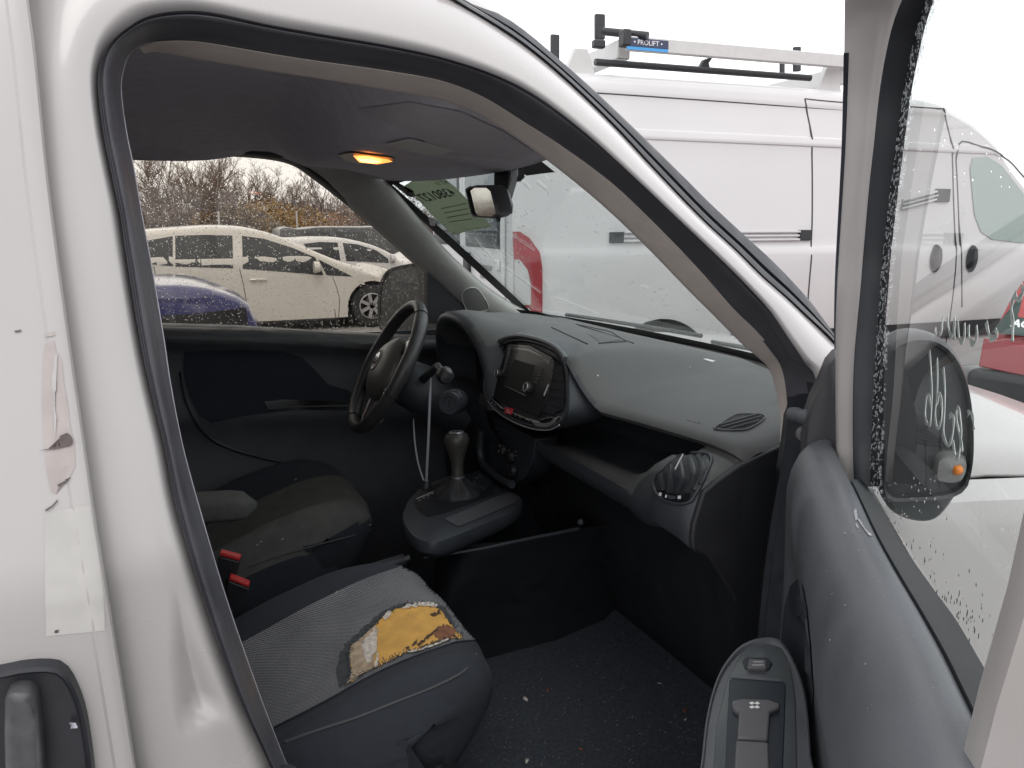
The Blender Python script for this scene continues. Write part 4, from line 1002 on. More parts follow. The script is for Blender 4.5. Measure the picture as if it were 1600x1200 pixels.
for _ in range(1500):                      # beads along the front edge of the pane
    y = rd.uniform(-10, 770); x = interp(ey, y) + rd.random()**1.6*24 - 3
    L.append((PD(x, y, .0024), dn, rd.uniform(.0006, .0017), Vector((0, 0, rd.uniform(1, 1.7)))))
for _ in range(170):                     # runs low on the pane
    t = rd.random(); x = 1375 + t*150 + rd.gauss(0, 16); y = 820 + t*170 + rd.gauss(0, 30)
    L.append((PD(x, y, .0022), dn, rd.uniform(.0004, .0010), Vector((0, 0, rd.uniform(1.2, 2.6)))))
for _ in range(90):
    x = rd.uniform(1400, 1580); y = rd.uniform(5, 300)
    L.append((PD(x, y, .0022), dn, rd.uniform(.0004, .0010), Vector((0, 0, rd.uniform(1, 2.2)))))
for _ in range(60):
    x = rd.uniform(1370, 1470); y = rd.uniform(745, 850)
    L.append((PD(x, y, .0022), dn, rd.uniform(.0005, .0010), Vector((0, 0, 1.3))))
BEAD = bpy.data.materials.new('glint_beads'); BEAD.use_nodes = True  # whitish body colour paints the sky glints of clear drops
_b = BEAD.node_tree.nodes['Principled BSDF']; _b.inputs['Transmission Weight'].default_value = .55; _b.inputs['Base Color'].default_value = (.62, .66, .68, 1); _b.inputs['Roughness'].default_value = .12; _b.inputs['IOR'].default_value = 1.4
drops('raindrops', L[:1500], pane, BEAD); GREYDROP = mat('grey_drop', (.18, .19, .18), .3)  # opaque grey drops, darker than the clear ones
drops('raindrops', L[1670:], pane); drops('raindrops', L[1500:1670], pane, GREYDROP)
# ================================================================ cabin shell
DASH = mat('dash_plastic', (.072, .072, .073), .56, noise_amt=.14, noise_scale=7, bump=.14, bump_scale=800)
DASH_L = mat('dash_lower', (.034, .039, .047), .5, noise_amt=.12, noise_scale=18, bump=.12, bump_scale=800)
GLOSS = mat('gloss_black', (.012, .012, .014), .12, coat=.5)
CARPET = mat('carpet', (.042, .050, .063), .95, noise_amt=.35, noise_scale=120, bump=.7, bump_scale=500)
PILLAR = mat('pillar_grey', (.52, .52, .50), .6, noise_amt=.06, noise_scale=25, bump=.1, bump_scale=600)
VOID = mat('cavity_black', (.012, .014, .019), .7)
SILVER = mat('satin_silver', (.42, .42, .44), .35, metal=.7)
# windscreen
def W(u, v, off=0.):
    k_ = .90 if u < 0 else 1.05; b0 = Vector((1.30-.15*u*u-.02*u**4, .72*u*k_, 1.183+.022*u*u)); t0 = Vector((.705-.09*u*u, .64*u*k_, 1.672-.044*u*u))
    p = b0.lerp(t0, v); n = Vector((.62+.0*v, .12*u, .78)).normalized()
    return p + n*(.028*math.sin(math.pi*v)*(1-abs(u)**3) + off)
us = [-1+2*i/28 for i in range(29)]; vv = [j/14 for j in range(15)]
ws = MB().loft([[W(u, v, o) for u in us] for o, v in [(0, v) for v in vv]] ).build('windscreen', glass_mat('windscreen_glass', (.945, .978, .968), .35), van, ang=80, solid=.005)
def border(u0, u1, v0, v1, nu, nv): return MB().loft([[W(lerp(u0, u1, i/nu), lerp(v0, v1, j/nv), -.007) for i in range(nu+1)] for j in range(nv+1)])
for a in ((-1, 1, -.03, .045, 28, 2), (-1, 1, .955, 1.0, 28, 2), (-1.0, -.955, 0, 1, 2, 14), (.945, 1.0, 0, 1, 2, 14), (-.12, .10, .86, .96, 6, 3)):
    border(*a).build('black_border', mat('frit', (.012, .013, .015), .5), ws)
wS = Surf(ws)
def wpx(x, y, off): 
    # camera-side face of the glass, off metres towards the cabin
    d = ray(x, y).normalized(); h = wS.t.ray_cast(CAM, d)
    return None if h[0] is None else h[0] - d*off
def wfull(x, y, off=.004):
    h = wpx(x, y, off); return h
# roof skin, flanks and load space: closed white box behind the front seats
rows = []
for x, ye, ze, zc in ((-2.75, .74, 1.74, 1.82), (-2.6, .745, 1.75, 1.845), (-1.5, .745, 1.755, 1.85), (-.2, .735, 1.755, 1.845), (.05, .72, 1.755, 1.835), (.2, .70, 1.753, 1.82), (.34, .675, 1.738, 1.79), (.42, .66, 1.712, 1.765), (.5, .652, 1.68, 1.738), (.56, .645, 1.65, 1.715), (.61, .64, 1.632, 1.698)):
    rows.append([Vector((x + .085*(1-min(1, abs(y))**2)*max(0, (x-.2)/.41)**2, y*ye*(1-(.07*max(0, min(1, (x-.3)/.15)) if y < 0 else 0)), lerp(zc, ze, abs(y)**3) if abs(y) < 1 else ze)) for y in [-1+2*i/20 for i in range(21)]])
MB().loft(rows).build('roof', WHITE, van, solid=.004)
bx = MB()
bx.loft([[Vector((x, y, z)) for y, z in ((.77, 1.71), (.83, 1.2), (.88, .9), (.86, .4))] for x in (-2.75, -1.5, -.4, -.13)])
bx.loft([[Vector((x, y, z)) for y, z in ((-.71, 1.73), (-.775, 1.3), (-.79, 1.0), (-.79, .36))] for x in (-2.75, -1.5, -.6, -.12)])
bx.add([Vector((-2.75, y, z)) for y, z in ((-.86, .36), (.86, .36), (.84, 1.2), (.74, 1.8), (-.74, 1.8), (-.84, 1.2))], [(0, 1, 2, 3, 4, 5)])
bx.add([Vector((x, y, .36)) for x, y in ((-2.75, -.86), (-.12, -.86), (-.12, .86), (-2.75, .86))], [(0, 1, 2, 3)])
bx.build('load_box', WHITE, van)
MB().box((-.62, -.78, .36), (-.58, .78, 1.75)).build('bulkhead', LINER, van)
# front wings, bonnet and nose
hd = MB(); rows = []
for x, zc, zs_, yw in ((1.17, 1.165, 1.115, .80), (1.30, 1.185, 1.105, .80), (1.40, 1.195, 1.09, .80), (1.6, 1.175, 1.055, .80), (1.85, 1.115, 1.005, .78), (2.05, 1.02, .935, .72), (2.16, .92, .86, .64)):
    rows.append([Vector((x - .10*(abs(u)**2 if x < 1.5 else -.0), u*yw, zc - (zc-zs_)*abs(u)**2.4)) for u in [-1+2*i/16 for i in range(17)]])
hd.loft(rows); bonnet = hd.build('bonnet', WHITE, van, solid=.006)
wg = MB()
for s in (-1, 1):
    rows = []
    for x in (.82, .95, 1.1, 1.3, 1.42, 1.5, 1.6, 1.75, 1.9, 2.0, 2.1, 2.2):
        zt = interp([(.8, 1.14), (1.2, 1.10), (1.6, 1.045), (1.85, .995), (2.05, .925), (2.2, .84)], x); ya = interp([(.8, .86), (1.4, .895), (1.8, .88), (2.0, .80), (2.2, .62)], x)
        zb_ = max(.32, .35 + (max(0, .43**2-(x-1.72)**2))**.5); yt = min(ya-.03, interp([(.8, .83), (1.2, .83), (1.85, .80), (2.05, .735), (2.2, .6)], x))
        rows.append([Vector((x, s*(yt-.02), zt-.012)), Vector((x, s*yt, zt)), Vector((x, s*(yt+(ya-yt)*.6), zt-.02)), Vector((x, s*ya, max(zt-.10, zb_+.01))), Vector((x, s*ya, lerp(zt-.1, zb_, .5) if zb_ < zt-.12 else zb_+.005)), Vector((x, s*(ya-.01), zb_))])
    if s < 0 or True: wg.loft(rows)
wg.build('front_wings', WHITE, van, kind='stuff') if False else None
for s in (-1, 1):
    k = MB(); rows = []
    for x in (.82 if s < 0 else .7, .95, 1.1, 1.3, 1.35, 1.4, 1.5, 1.6, 1.75, 1.9, 2.0, 2.1, 2.2):
        zt = interp([(.7, 1.16), (.8, 1.14), (1.2, 1.10), (1.6, 1.045), (1.85, .995), (2.05, .925), (2.2, .84)], x); ya = interp([(.8, .86), (1.4, .895), (1.8, .88), (2.0, .80), (2.2, .62)], x)
        zb_ = max(.32, .35 + (max(0, .43**2-(x-1.72)**2))**.5); yt = min(ya-.03, interp([(.8, .80), (1.2, .81), (1.85, .79), (2.05, .73), (2.2, .58)], x))
        m_ = max(zt-.10, zb_+.012)
        rows.append([Vector((x, s*(yt-.02), zt-.012)), Vector((x, s*yt, zt)), Vector((x, s*(yt+(ya-yt)*.6), zt-.02)), Vector((x, s*ya, m_)), Vector((x, s*ya, lerp(m_, zb_, .5))), Vector((x, s*(ya-.01), zb_))])
    k.loft(rows).build('front_wing', WHITE, van)
MB().loft([[Vector((x, y, z)) for y in (-.62, -.3, 0, .3, .62)] for x, z in ((2.17, .90), (2.24, .78), (2.27, .6), (2.24, .35))]).build('front_bumper', WHITE, van)
MB().box((.9, -.75, .3), (2.1, .75, .36)).build('engine_tray', BLACKP, van)
for x in (-1.75, 1.72):
    for s in (-1, 1): 
        e = MB().lathe([(-.1, .19), (-.1, .29), (-.06, .315), (.06, .315), (.1, .29), (.1, .19)], (x, s*.76, .315), (0, 1, 0), 28).build('wheel', TYRE, van)
# wiper and cowl
MB().loft([[W(u, -.02, 0)+Vector((.0, 0, -.02)) for u in us], [W(u, -.02, 0)+Vector((.10, 0, -.045)) for u in us]]).build('cowl', BLACKP, van)
for u0, v0, u1, v1 in ((.80, .015, .06, .035), (.02, .012, -.68, .04)):
    P_ = [W(lerp(u0, u1, i/8), lerp(v0, v1, i/8), .014) for i in range(9)]; MB().tube(P_, .006, 8).build('wiper', BLACKP, van)
# floor, footwell, engine bulkhead, tunnel
MB().loft([[Vector((x, y, z)) for y in [(-.76+1.52*i/20)*(1 if x < .9 else .86) for i in range(21)]] for x, z in ((-.6, .40), (-.1, .40), (.5, .395), (.9, .40), (1.05, .43), (1.18, .55), (1.26, .75), (1.27, 1.15))]).build('carpet_floor', CARPET, van, solid=.01)
MB().loft([[Vector((x, y, z)) for z in (.38, .8, 1.15)] for x, y in ((.74, -.745), (1.0, -.69), (1.2, -.66))]).build('footwell_side', mat('footwell_black', (.014, .016, .02), .7), van)
MB().loft([[Vector((x, y, z)) for z in (.36, .8, 1.17)] for x, y in ((-.3, .79), (.6, .79), (1.0, .735), (1.2, .70))]).build('footwell_side', DASH_L, van)

# headliner with the overhead shelf swelling down at the front
def zl(x, y):
    z = 1.742 - .045*(abs(y)/.66)**4
    k = max(0, min(1, (x - (.245 + .05*(y/.6)**2))/.10)); k = k*k*(3-2*k)
    sh = interp([(.2, 1.636), (.36, 1.633), (.5, 1.624), (.62, 1.605), (.7, 1.60)], x) + .02*(abs(y)/.62)**3 - .008*math.exp(-((x-.45)/.1)**2)*math.cos(y*4)
    return lerp(z, min(z, sh), k)
xs_ = [-.62, -.45, -.3, -.15, 0, .1, .16] + [.2+.0105*i for i in range(44)] + [.665]
ys_ = [-.68+1.36*i/40 for i in range(41)]
rows = []
for x in xs_: rows.append([Vector((min(x, .655-.06*(y/.64)**2 if x > .55 else x), y*(1-.16*max(0, min(1, (x-.2)/.3)) if y < 0 else 1), zl(x, y))) for y in ys_])
rows.append([p + Vector((.012, 0, .008)) for p in rows[-1]]); rows.append([p + Vector((0, 0, .025)) for p in rows[-1]])
liner = MB().loft(rows).build('headliner', LINER, van, ang=60)
MB().loft([[Vector((x, y, z+dz*k)) for y, z, k in ((.675, 1.70, .2), (.70, 1.688, .5), (.73, 1.672, .8), (.75, 1.66, 1))] for x, dz in ((-.6, 0), (-.2, 0), (.1, .004), (.16, .008), (.2, .014), (.24, .022), (.28, .034), (.34, .055))]).build('roof_edge_trim', LINER, van)
lS = Surf(liner)
lamp = patch_px('dome_lamp', [(528,240),(548,235),(612,243),(618,247),(590,254),(545,250)], mat('lamp_trim', (.10, .09, .09), .4), liner, .004, 8, lS)
GLOW = mat('lamp_glow', (.8, .3, .1), .3, emit=(1., .30, .055), estr=1.5)
patch_px('lamp_lens', [(552,237),(575,237),(606,243),(614,246.5),(590,251),(562,248)], GLOW, lamp, .007, 4, lS)
GL2 = mat('lamp_filament', (1, .6, .2), .3, emit=(1., .52, .15), estr=2.6)
patch_px('lamp_bulb', [(558,240),(580,241),(597,245),(586,248),(566,246)], GL2, lamp, .009, 3, lS)
patch_px('visor_label', [(602,222),(640,213),(712,232),(676,243)], mat('label_grey', (.8, .78, .74), .7), liner, .003, 8, lS)
patch_px('sun_visor', [(560,170),(640,158),(720,172),(790,205),(836,236),(800,248),(700,240),(640,205)], mat('visor_cloth', (.66, .635, .67), .9, noise_amt=.05, noise_scale=40), liner, .0022, 14, lS)

# far windscreen pillar trim
Lp = [(440,246),(480,262),(520,292),(560,330),(600,365),(640,402),(680,437),(718,472),(745,500)]
Rp = [(590,262),(598,276),(622,303),(650,338),(690,385),(730,424),(770,456),(805,478),(846,496)]
rows = []
LpD, RpD = dens(Lp), dens(Rp)
for i, (p, q) in enumerate(zip(LpD, RpD)):
    f_ = i/(len(LpD)-1); a = PY(*p, .745); b_ = PY(*q, lerp(.63, .715, f_)); r = []
    for t in (0, .06, .15, .3, .5, .7, .85, .95, 1): 
        r.append(a.lerp(b_, t) + Vector((-.0, -.03*math.sin(math.pi*t)**.8, 0)))
    r = [a + Vector((-.004, .03, 0))] + r + [b_ + Vector((.012, .02, .0))]
    rows.append(r)
farA = MB().loft(rows).build('pillar_trim', PILLAR, van, ang=60)
fS = Surf(farA)
gr = [(722,462),(725,453),(733,449),(743,449),(751,456),(763,476),(763,482),(757,485),(735,486),(728,480)]
patch_px('speaker_grille', gr, mat('grille_grey', (.36, .36, .345), .6, bump=.5, bump_scale=400), farA, .003, 6, fS)
MB().tube([fS.px(p.x, p.y, .004) for p in cr([(a, b_, 0) for a, b_ in gr], 3, True)], .0016, 6, True).build('grille_rim', mat('grille_rim', (.75, .75, .72), .4), farA)
# rear view mirror on its stalk
mirx = .66
st = [PX(771, 262, .66), PX(796, 262, .66), PX(797, 278, .66), PX(786, 312, .64), PX(779, 312, .64), PX(770, 290, .64)]
rvm = MB().prism(st, (.02, 0, 0)).build('mirror_stalk', GLOSS, van, bevel=.004)
patch_px('sensor_cover', [(790,255),(822,252),(824,270),(817,277),(798,277)], mat('sensor_grey', (.06, .06, .06), .5), ws, -.02 if False else .012, 6, wS)
mo_ = [(731,296),(738,291),(765,291),(772,297),(781,330),(781,336),(773,341),(744,339),(740,334)]
Mo = [PX(x, y, .60) for x, y in mo_]; mc = sum(Mo, Vector())/len(Mo)
back = Vector((.03, -.012, .004))
mh = MB().loft([[mc + (p-mc)*1.0 for p in Mo], [mc + (p-mc)*1.04 + back*.3 for p in Mo], [mc + (p-mc)*.98 + back*.75 for p in Mo], [mc + (p-mc)*.6 + back*1.15 for p in Mo]], cu=True, capb=True).build('rear_view_mirror', mat('mirror_shell2', (.05, .05, .053), .4), van, ang=40)
MIRR = mat('mirror_silver', (.62, .64, .62), .05, metal=1)
gl_ = [mc + (p-mc)*.9 - Vector((.002, 0, 0)) for p in Mo]
MB().add([mc - Vector((.002, 0, 0))] + gl_, [(0, i+1, (i+1) % len(gl_)+1) for i in range(len(gl_))]).build('mirror_glass', MIRR, mh, smooth=False)
MB().loft([[mc + (p-mc)*1.0 for p in Mo], [mc + (p-mc)*1.0 - Vector((.006, 0, 0)) for p in Mo], [mc + (p-mc)*.9 - Vector((.006, 0, 0)) for p in Mo], [mc + (p-mc)*.9 for p in Mo]], cu=True).build('mirror_rim', RUBBER, mh)
q = PX(777, 341, .60); MB().bar(q, q + Vector((.0, -.008, -.004)), .006).build('mirror_tab', RUBBER, mh)

# ---------------- driver's door
yg = .775
win = [(197,243),(202,235),(220,232.5),(330,241.5),(413,247.5),(457,257),(487,276),(530,309),(580,350),(647,403),(700,446),(730,480),(738,500),(700,533),(640,526),(580,523),(513,519),(380,510),(253,506),(225,504),(214,440)]
wv = [PY(x, y, yg) for x, y in dens(win + [win[0]], 3)][:-1]; n = len(wv)
ddoor = MB()
rows = []
wc = sum(wv, Vector())/n
def infl(p, k):
    d = p - wc; d.y = 0; return p + d.normalized()*k
for k, y in ((.05, .80), (.045, .745), (.03, .735), (.012, .74), (.004, .752), (.0, .77), (.0, .80)):
    rows.append([Vector((infl(p, k).x, y, infl(p, k).z)) for p in wv])
ddo = ddoor.loft(rows, cu=True).build('driver_door', mat('door_inner_black', (.03, .032, .038), .5, noise_amt=.1, noise_scale=20), van, ang=50)
gv = [Vector((p.x, yg+.012, p.z)) for p in [infl(q, .01) for q in wv]]
dgl = mesh('window_glass', gv + [p + Vector((0, .004, 0)) for p in gv], [tuple(range(n)), tuple(range(2*n-1, n-1, -1))] + [(i, (i+1) % n, n+(i+1) % n, n+i) for i in range(n)], glass_mat('door_glass_warm', (.80, .775, .73), .6), ddo, smooth=False)
sill = [(x, PY(px, py, .74).z) for x, px, py in ((-.3, 100, 500), (0, 253, 507), (.3, 400, 512), (.62, 600, 524), (.8, 720, 535))]
def dsill(x): return interp([(-.3, 1.247), (0.018, 1.222), (.33, 1.195), (.64, 1.163), (.85, 1.145)], x)
rows = []
for i in range(45):
    x = -.3 + i*.0255; zs0 = dsill(x); r = []
    for dy, dz in ((.04, .002), (.0, .004), (-.02, .001), (-.034, -.008), (-.04, -.022), (-.034, -.04), (-.012, -.058), (-.004, -.075), (-.004, -.12), (-.006, -.2), (-.012, -.235), (-.014, -.26), (-.006, -.28), (.0, -.33), (-.01, -.4), (-.03, -.47), (-.04, -.52), (-.04, -.75)):
        r.append(Vector((x, .745+dy, zs0+dz)))
    rows.append(r)
dtrim = MB().loft(rows).build('trim_panel', mat('door_trim_grey', (.068, .071, .08), .55, noise_amt=.12, noise_scale=18, bump=.12, bump_scale=800), ddo, ang=60)
dS = Surf(dtrim)
patch_px('sill_cap', [(240,507),(380,511),(513,521),(600,526),(600,548),(500,540),(380,532),(240,528)], DASH, dtrim, .0015, 10, dS)
patch_px('door_insert', [(288,549),(380,546),(440,548),(472,558),(492,578),(512,600),(545,610),(552,620),(540,636),(460,640),(380,650),(330,660),(310,650),(296,620),(286,580)], mat('door_cloth', (.018, .021, .031), .9, noise_amt=.1, noise_scale=60), dtrim, .002, 10, dS)
patch_px('door_pull', [(412,628),(440,624),(540,627),(542,640),(470,640),(420,640)], GLOSS, dtrim, .004, 8, dS)
MB().tube([dS.px(x, y, .004) for x, y in ((418,639),(440,636),(490,635),(545,634))], .0025, 6).build('pull_edge', DASH, dtrim)
cu_ = [dS.px(x, y, .002) for x, y in ((283,580),(290,620),(305,655),(328,683),(360,700),(400,712),(450,724),(500,738))]
MB().tube([p for p in cr([tuple(q) for q in cu_], 4)], .006, 8).build('pocket_edge', DASH_L, dtrim)
sail = [(640,398),(668,412),(668,505),(745,512),(742,490),(700,448)]
MB().prism([PY(x, y, .742) for x, y in sail], (0, .03, 0)).build('mirror_cover', mat('sail_black', (.02, .022, .027), .6), ddo)
q = PY(697, 487, .738); MB().lathe([(0, .004), (.004, .004)], q, (-.3, -1, 0), 10).build('screw', PLAST, ddo)
# driver's exterior mirror
Mx = [(592,505),(592,470),(594,448),(602,428),(614,418),(640,412),(668,409),(684,412),(690,440),(690,500),(680,520),(605,520)]
mv = [PX(x, y, .88) for x, y in dens(Mx + [Mx[0]], 3)][:-1]; mc = sum(mv, Vector())/len(mv)
dmir = MB().loft([[mc + (p-mc)*k + Vector((o, 0, 0)) for p in mv] for k, o in ((.90, .004), (.92, -.006), (.98, -.008), (1.0, .0), (1.0, .03), (.9, .09), (.5, .13))], cu=True, capb=True).build('mirror', BLACKP, ddo, ang=40)
MB().add([mc + Vector((.0, 0, 0))] + [mc + (p-mc)*.91 for p in mv], [(0, i+1, (i+1) % len(mv)+1) for i in range(len(mv))]).build('mirror_glass', mat('mirror_dull', (.045, .045, .044), .5, noise_amt=.3, noise_scale=25, spec=.2), dmir, smooth=False)
# rain on the panes
rd = random.Random(21); L = []
for _ in range(4600):
    x, y = rd.uniform(206, 668), rd.uniform(236, 520)
    if not inpoly(x, y, win): continue
    r = rd.choice((.0008, .0010, .0010, .0013, .0013, .0018))*rd.uniform(.8, 1.15)
    L.append((PY(x, y, yg+.0165), Vector((0, 1, 0)), r, Vector((0, 0, rd.uniform(1, 1.4)))))
drops('raindrops', L, dgl)
L = []
for _ in range(420):
    u, v = rd.uniform(-.95, .95), rd.uniform(.05, .93)
    n_ = Vector((.62, .12*u, .78)).normalized(); st = (W(u, min(1, v+.02)) - W(u, v)).normalized()
    L.append((W(u, v, .003), n_, rd.uniform(.0010, .0022), st*rd.uniform(1.0, 1.6)))
for _ in range(240):
    x, y = rd.uniform(690, 830), rd.uniform(330, 440); p = wpx(x, y, -.006)
    if p is None: continue
    L.append((p, Vector((.62, 0, .78)).normalized(), rd.uniform(.0010, .0022), Vector((-.5, -.5, .4)).normalized()*rd.uniform(1.5, 3.6)))
drops('raindrops', L, ws)
def scratch(L, r, m, off=-.0055):
    P_ = [wpx(x, y, off) for x, y in L]
    if None in P_: return
    MB().tube(cr([tuple(p) for p in P_], 4), r, 5).build('glass_scratch', m, ws)
SCW = mat('scratch_white', (.7, .72, .72), .6)
for Lq in ([(784,414),(800,426),(820,440),(845,458)], [(800,368),(815,378),(835,392)], [(742,372),(752,385),(768,402)], [(728,368),(735,378)], [(815,284),(828,296)], [(838,285),(853,297)], [(1240-240,448),(1012,452)], [(868,466),(905,480),(935,492)]):
    scratch(Lq, .0009, SCW)
# ================================================================ dashboard
LIPZ = [(-.63, 1.144), (-.354, 1.132), (-.07, 1.136), (.2, 1.14), (.63, 1.144)]
RIDGE = [(-.63, 1.128), (-.57, 1.126), (-.52, 1.116), (-.475, 1.092), (-.43, 1.058), (-.37, 1.030), (-.25, 1.016), (-.10, 1.012), (.0, 1.0)]
def dsec(y):
    ay = abs(y); xw = 1.235 - .22*(ay/.64)**2.2; zl_ = interp(LIPZ, y); zr_ = sinterp(RIDGE, max(-.63, min(0, y)))
    k = max(0, min(1, (y + .545)/.07)); k = k*k*(3-2*k)      # how open the shelf is
    e = .018*max(0, (ay-.54)/.085)**2                            # rounding towards the ends
    bl = .03*max(0, min(1, (-y-.40)/.14))                         # the lower face comes forward round the end vent
    P = [(xw+.05, 1.16), (xw, 1.192), (1.09, 1.186), (.98, 1.173), (.90, 1.158), (.855, zl_+.011), (.838, zl_+.004), (.832, zl_-.004), (.838, zl_-.012),
         (lerp(.836, .90, k), lerp(zl_-.014, zl_-.016, k)), (lerp(.832, .955, k), lerp(zl_-.016, zl_-.035, k)), (lerp(.826, .955, k), lerp(zr_-.0, zr_+.01, k)), (lerp(.818, .90, k), lerp(zr_-.004, zr_-.012, k)), (lerp(.812, .84, k), zr_-.008), 
         (.806-bl*.3, zr_-.002 if k > .5 else zr_-.010), (.792-bl*.5, zr_-.008-.006*(1-k)), (.776-bl*.8, zr_-.028), (.766-bl, 1.048-.03*k), (.764-bl, 1.024-.024*k), (.768-bl, 1.004-.02*k), (.785-bl*.6, .990-.02*k), (.86, .955), (1.0, .92), (1.1, .88)]
    rz = max(0, min(1, (y + .27)/.10)); rz = .085*rz*rz*(3-2*rz)
    dx_ = sinterp([(-.62, 0), (-.36, .012), (-.27, .035), (-.20, .066), (-.15, .062), (-.09, .048), (.7, .045)], y)
    P = [(x - (dx_*interp([(.82, 1), (.92, .85), (1.0, .35), (1.08, 0)], x) if z > 1.105 else 0), z + (rz*interp([(.84, 1), (.92, .95), (1.0, .75), (1.1, .42), (1.2, .1), (1.24, 0)], x) if z > 1.105 else 0)) for x, z in P]
    return [(x - 0 + e*.3, z - e*.5) for x, z in P]
yst = [-.628, -.624, -.615, -.60, -.58, -.56, -.545, -.53, -.515, -.50, -.485, -.47, -.44, -.41, -.38, -.34, -.31, -.285, -.265, -.25, -.235, -.22, -.205, -.19, -.175, -.155, -.14, -.12, -.10, -.08, -.06, -.03, 0, .08, .16, .24, .32, .4, .48, .56, .62]
rows = []
for y in yst:
    sh = max(0, (-y-.612)/.016)
    rows.append([Vector((x + sh*.012, y, z - sh*.012)) for x, z in dsec(y)])
ic = yst.index(-.12)
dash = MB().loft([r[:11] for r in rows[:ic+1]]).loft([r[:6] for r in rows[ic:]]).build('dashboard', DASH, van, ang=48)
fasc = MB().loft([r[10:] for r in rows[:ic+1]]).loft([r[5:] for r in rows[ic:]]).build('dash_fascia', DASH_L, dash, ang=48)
def tone_by_facing(o, lim):
    o.data.materials.append(DASH_L)
    for p in o.data.polygons:
        if p.normal.z < lim and p.normal.z > -2: p.material_index = 1
for p in dash.data.polygons:
    pass
daS = Surf(dash, fasc)
# end panel of the dashboard, facing the door opening
ends = [PY(x, y, -.633) for x, y in ((1153,708),(1120,742),(1096,780),(1086,808),(1098,834),(1105,900),(1120,1000),(1200,1000),(1240,700),(1238,664))]
ends = [Vector((x, -.632, z)) for x, z in ((1.0, 1.150), (.92, 1.142), (.865, 1.128), (.835, 1.120))] + [Vector((x+.005, -.632, z-.006)) for x, z in dsec(-.628)[15:21]] + [Vector((x, -.634, z)) for x, z in ((.90, .80), (.96, .5), (1.2, .5), (1.2, 1.0), (1.12, 1.12))]
MB().prism(ends, (0, .012, 0)).build('end_panel', mat('end_black', (.026, .027, .031), .55, noise_amt=.12, noise_scale=20, bump=.1, bump_scale=700), dash, bevel=.004)
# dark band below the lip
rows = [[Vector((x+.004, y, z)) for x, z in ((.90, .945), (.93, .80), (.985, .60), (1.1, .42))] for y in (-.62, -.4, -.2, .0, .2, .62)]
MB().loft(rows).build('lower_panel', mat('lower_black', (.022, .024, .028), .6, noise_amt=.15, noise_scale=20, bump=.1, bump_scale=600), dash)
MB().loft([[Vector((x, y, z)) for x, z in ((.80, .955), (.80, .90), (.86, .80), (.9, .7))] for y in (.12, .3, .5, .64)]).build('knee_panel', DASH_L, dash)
# demister louvre near the pillar
dv = [(1118,672),(1124,665),(1146,651),(1160,648),(1190,649),(1194,656),(1176,668),(1160,673)]
patch_px('demister_vent', dv, VOID, dash, .0012, 6, daS)
rim_ = [daS.px(p.x, p.y, .0018) for p in cr([(a, b_, 0) for a, b_ in dv], 3, True)]
MB().tube([p for p in rim_ if p], .0016, 5, True).build('vent_rim', DASH, dash)
for (xa, ya), (xb, yb) in (((1124,667),(1185,649.5)), ((1127,670.5),(1190,653.5)), ((1140,672.5),(1186,660))):
    MB().bar(daS.px(xa, ya, .003), daS.px(xb, yb, .003), .0022, .004).build('louvre', DASH, dash)
# tray grooves on top, airbag mark, dust
GRV = mat('groove', (.02, .02, .022), .7)
for L_ in ([(862,512),(918,538)], [(935,537),(978,534),(955,519),(900,507)], [(905,509),(955,524),(990,537)]):
    P_ = [daS.px(x, y, .0006) for x, y in L_]
    P_ = [p for p in P_ if p]
    if len(P_) > 1: MB().tube(P_, .0016, 5).build('tray_groove', GRV, dash)
patch_px('tray_recess', [(920,523),(945,520),(975,531),(940,536)], mat('tray_dark', (.05, .05, .052), .5), dash, .0008, 8, daS)
aT = daS.px(1083, 658, .0006)
if aT: text_mesh('AIRBAG', .0105, frame_M(aT, daS.px(1098, 662, 0)-daS.px(1070, 654, 0), Vector((.3, 0, .1))), mat('embossed', (.17, .17, .17), .5), 'airbag_mark', dash, .0003)
DUST = mat('white_chip', (.6, .6, .62), .7)
for q in ([(1098,561),(1104,561),(1112,563),(1120,565),(1118,567),(1106,564)], [(1076,572),(1079,571),(1079,574),(1076,574)], [(933,586),(935,586),(935,588),(933,588)]):
    patch_px('paint_chip', q, DUST, dash, .0010, 2, daS)
# end air vent: dark oval recess, curved louvres, control strip
vo = [(1023,757),(1026,745),(1036,733),(1052,719),(1066,712),(1082,709),(1102,710),(1110,713),(1111,722),(1100,748),(1086,774),(1078,784),(1062,787),(1042,782),(1028,772)]
vent = patch_px('side_vent', [(p.x, p.y) for p in cr([(a, b_, 0) for a, b_ in vo], 3, True)], VOID, van, .0015, 6, daS)
rim_ = [daS.px(p.x, p.y, .002) for p in cr([(a, b_, 0) for a, b_ in vo], 3, True)]
MB().tube([p for p in rim_ if p], .003, 6, True).build('vent_rim', DASH_L, vent)
for (xa, ya), (xm, ym), (xb, yb) in (((1034,742),(1037,755),(1040,767)), ((1048,730),(1050,752),(1048,770)), ((1062,722),(1068,748),(1062,770)), ((1078,717),(1084,742),(1074,770)), ((1092,714),(1098,735),(1084,766)), ((1103,716),(1104,730),(1092,758))):
    P_ = [daS.px(*q, o) for q, o in (((xa, ya), .002), ((xm, ym), .0035), ((xb, yb), .002))]
    if None not in P_: MB().tube(cr([tuple(p) for p in P_], 4), .0050, 6).build('louvre', mat('louvre_black', (.022, .024, .028), .45), vent)
MB().bar(daS.px(1069,720,.011), daS.px(1059,741,.011), .0016, .003).build('vent_tab', mat('tab_white', (.5, .5, .5), .4), vent)
patch_px('vent_slider', [(1027,765),(1045,771),(1068,773),(1082,770),(1078,783),(1062,786),(1042,781)], GLOSS, vent, .005, 5, daS)
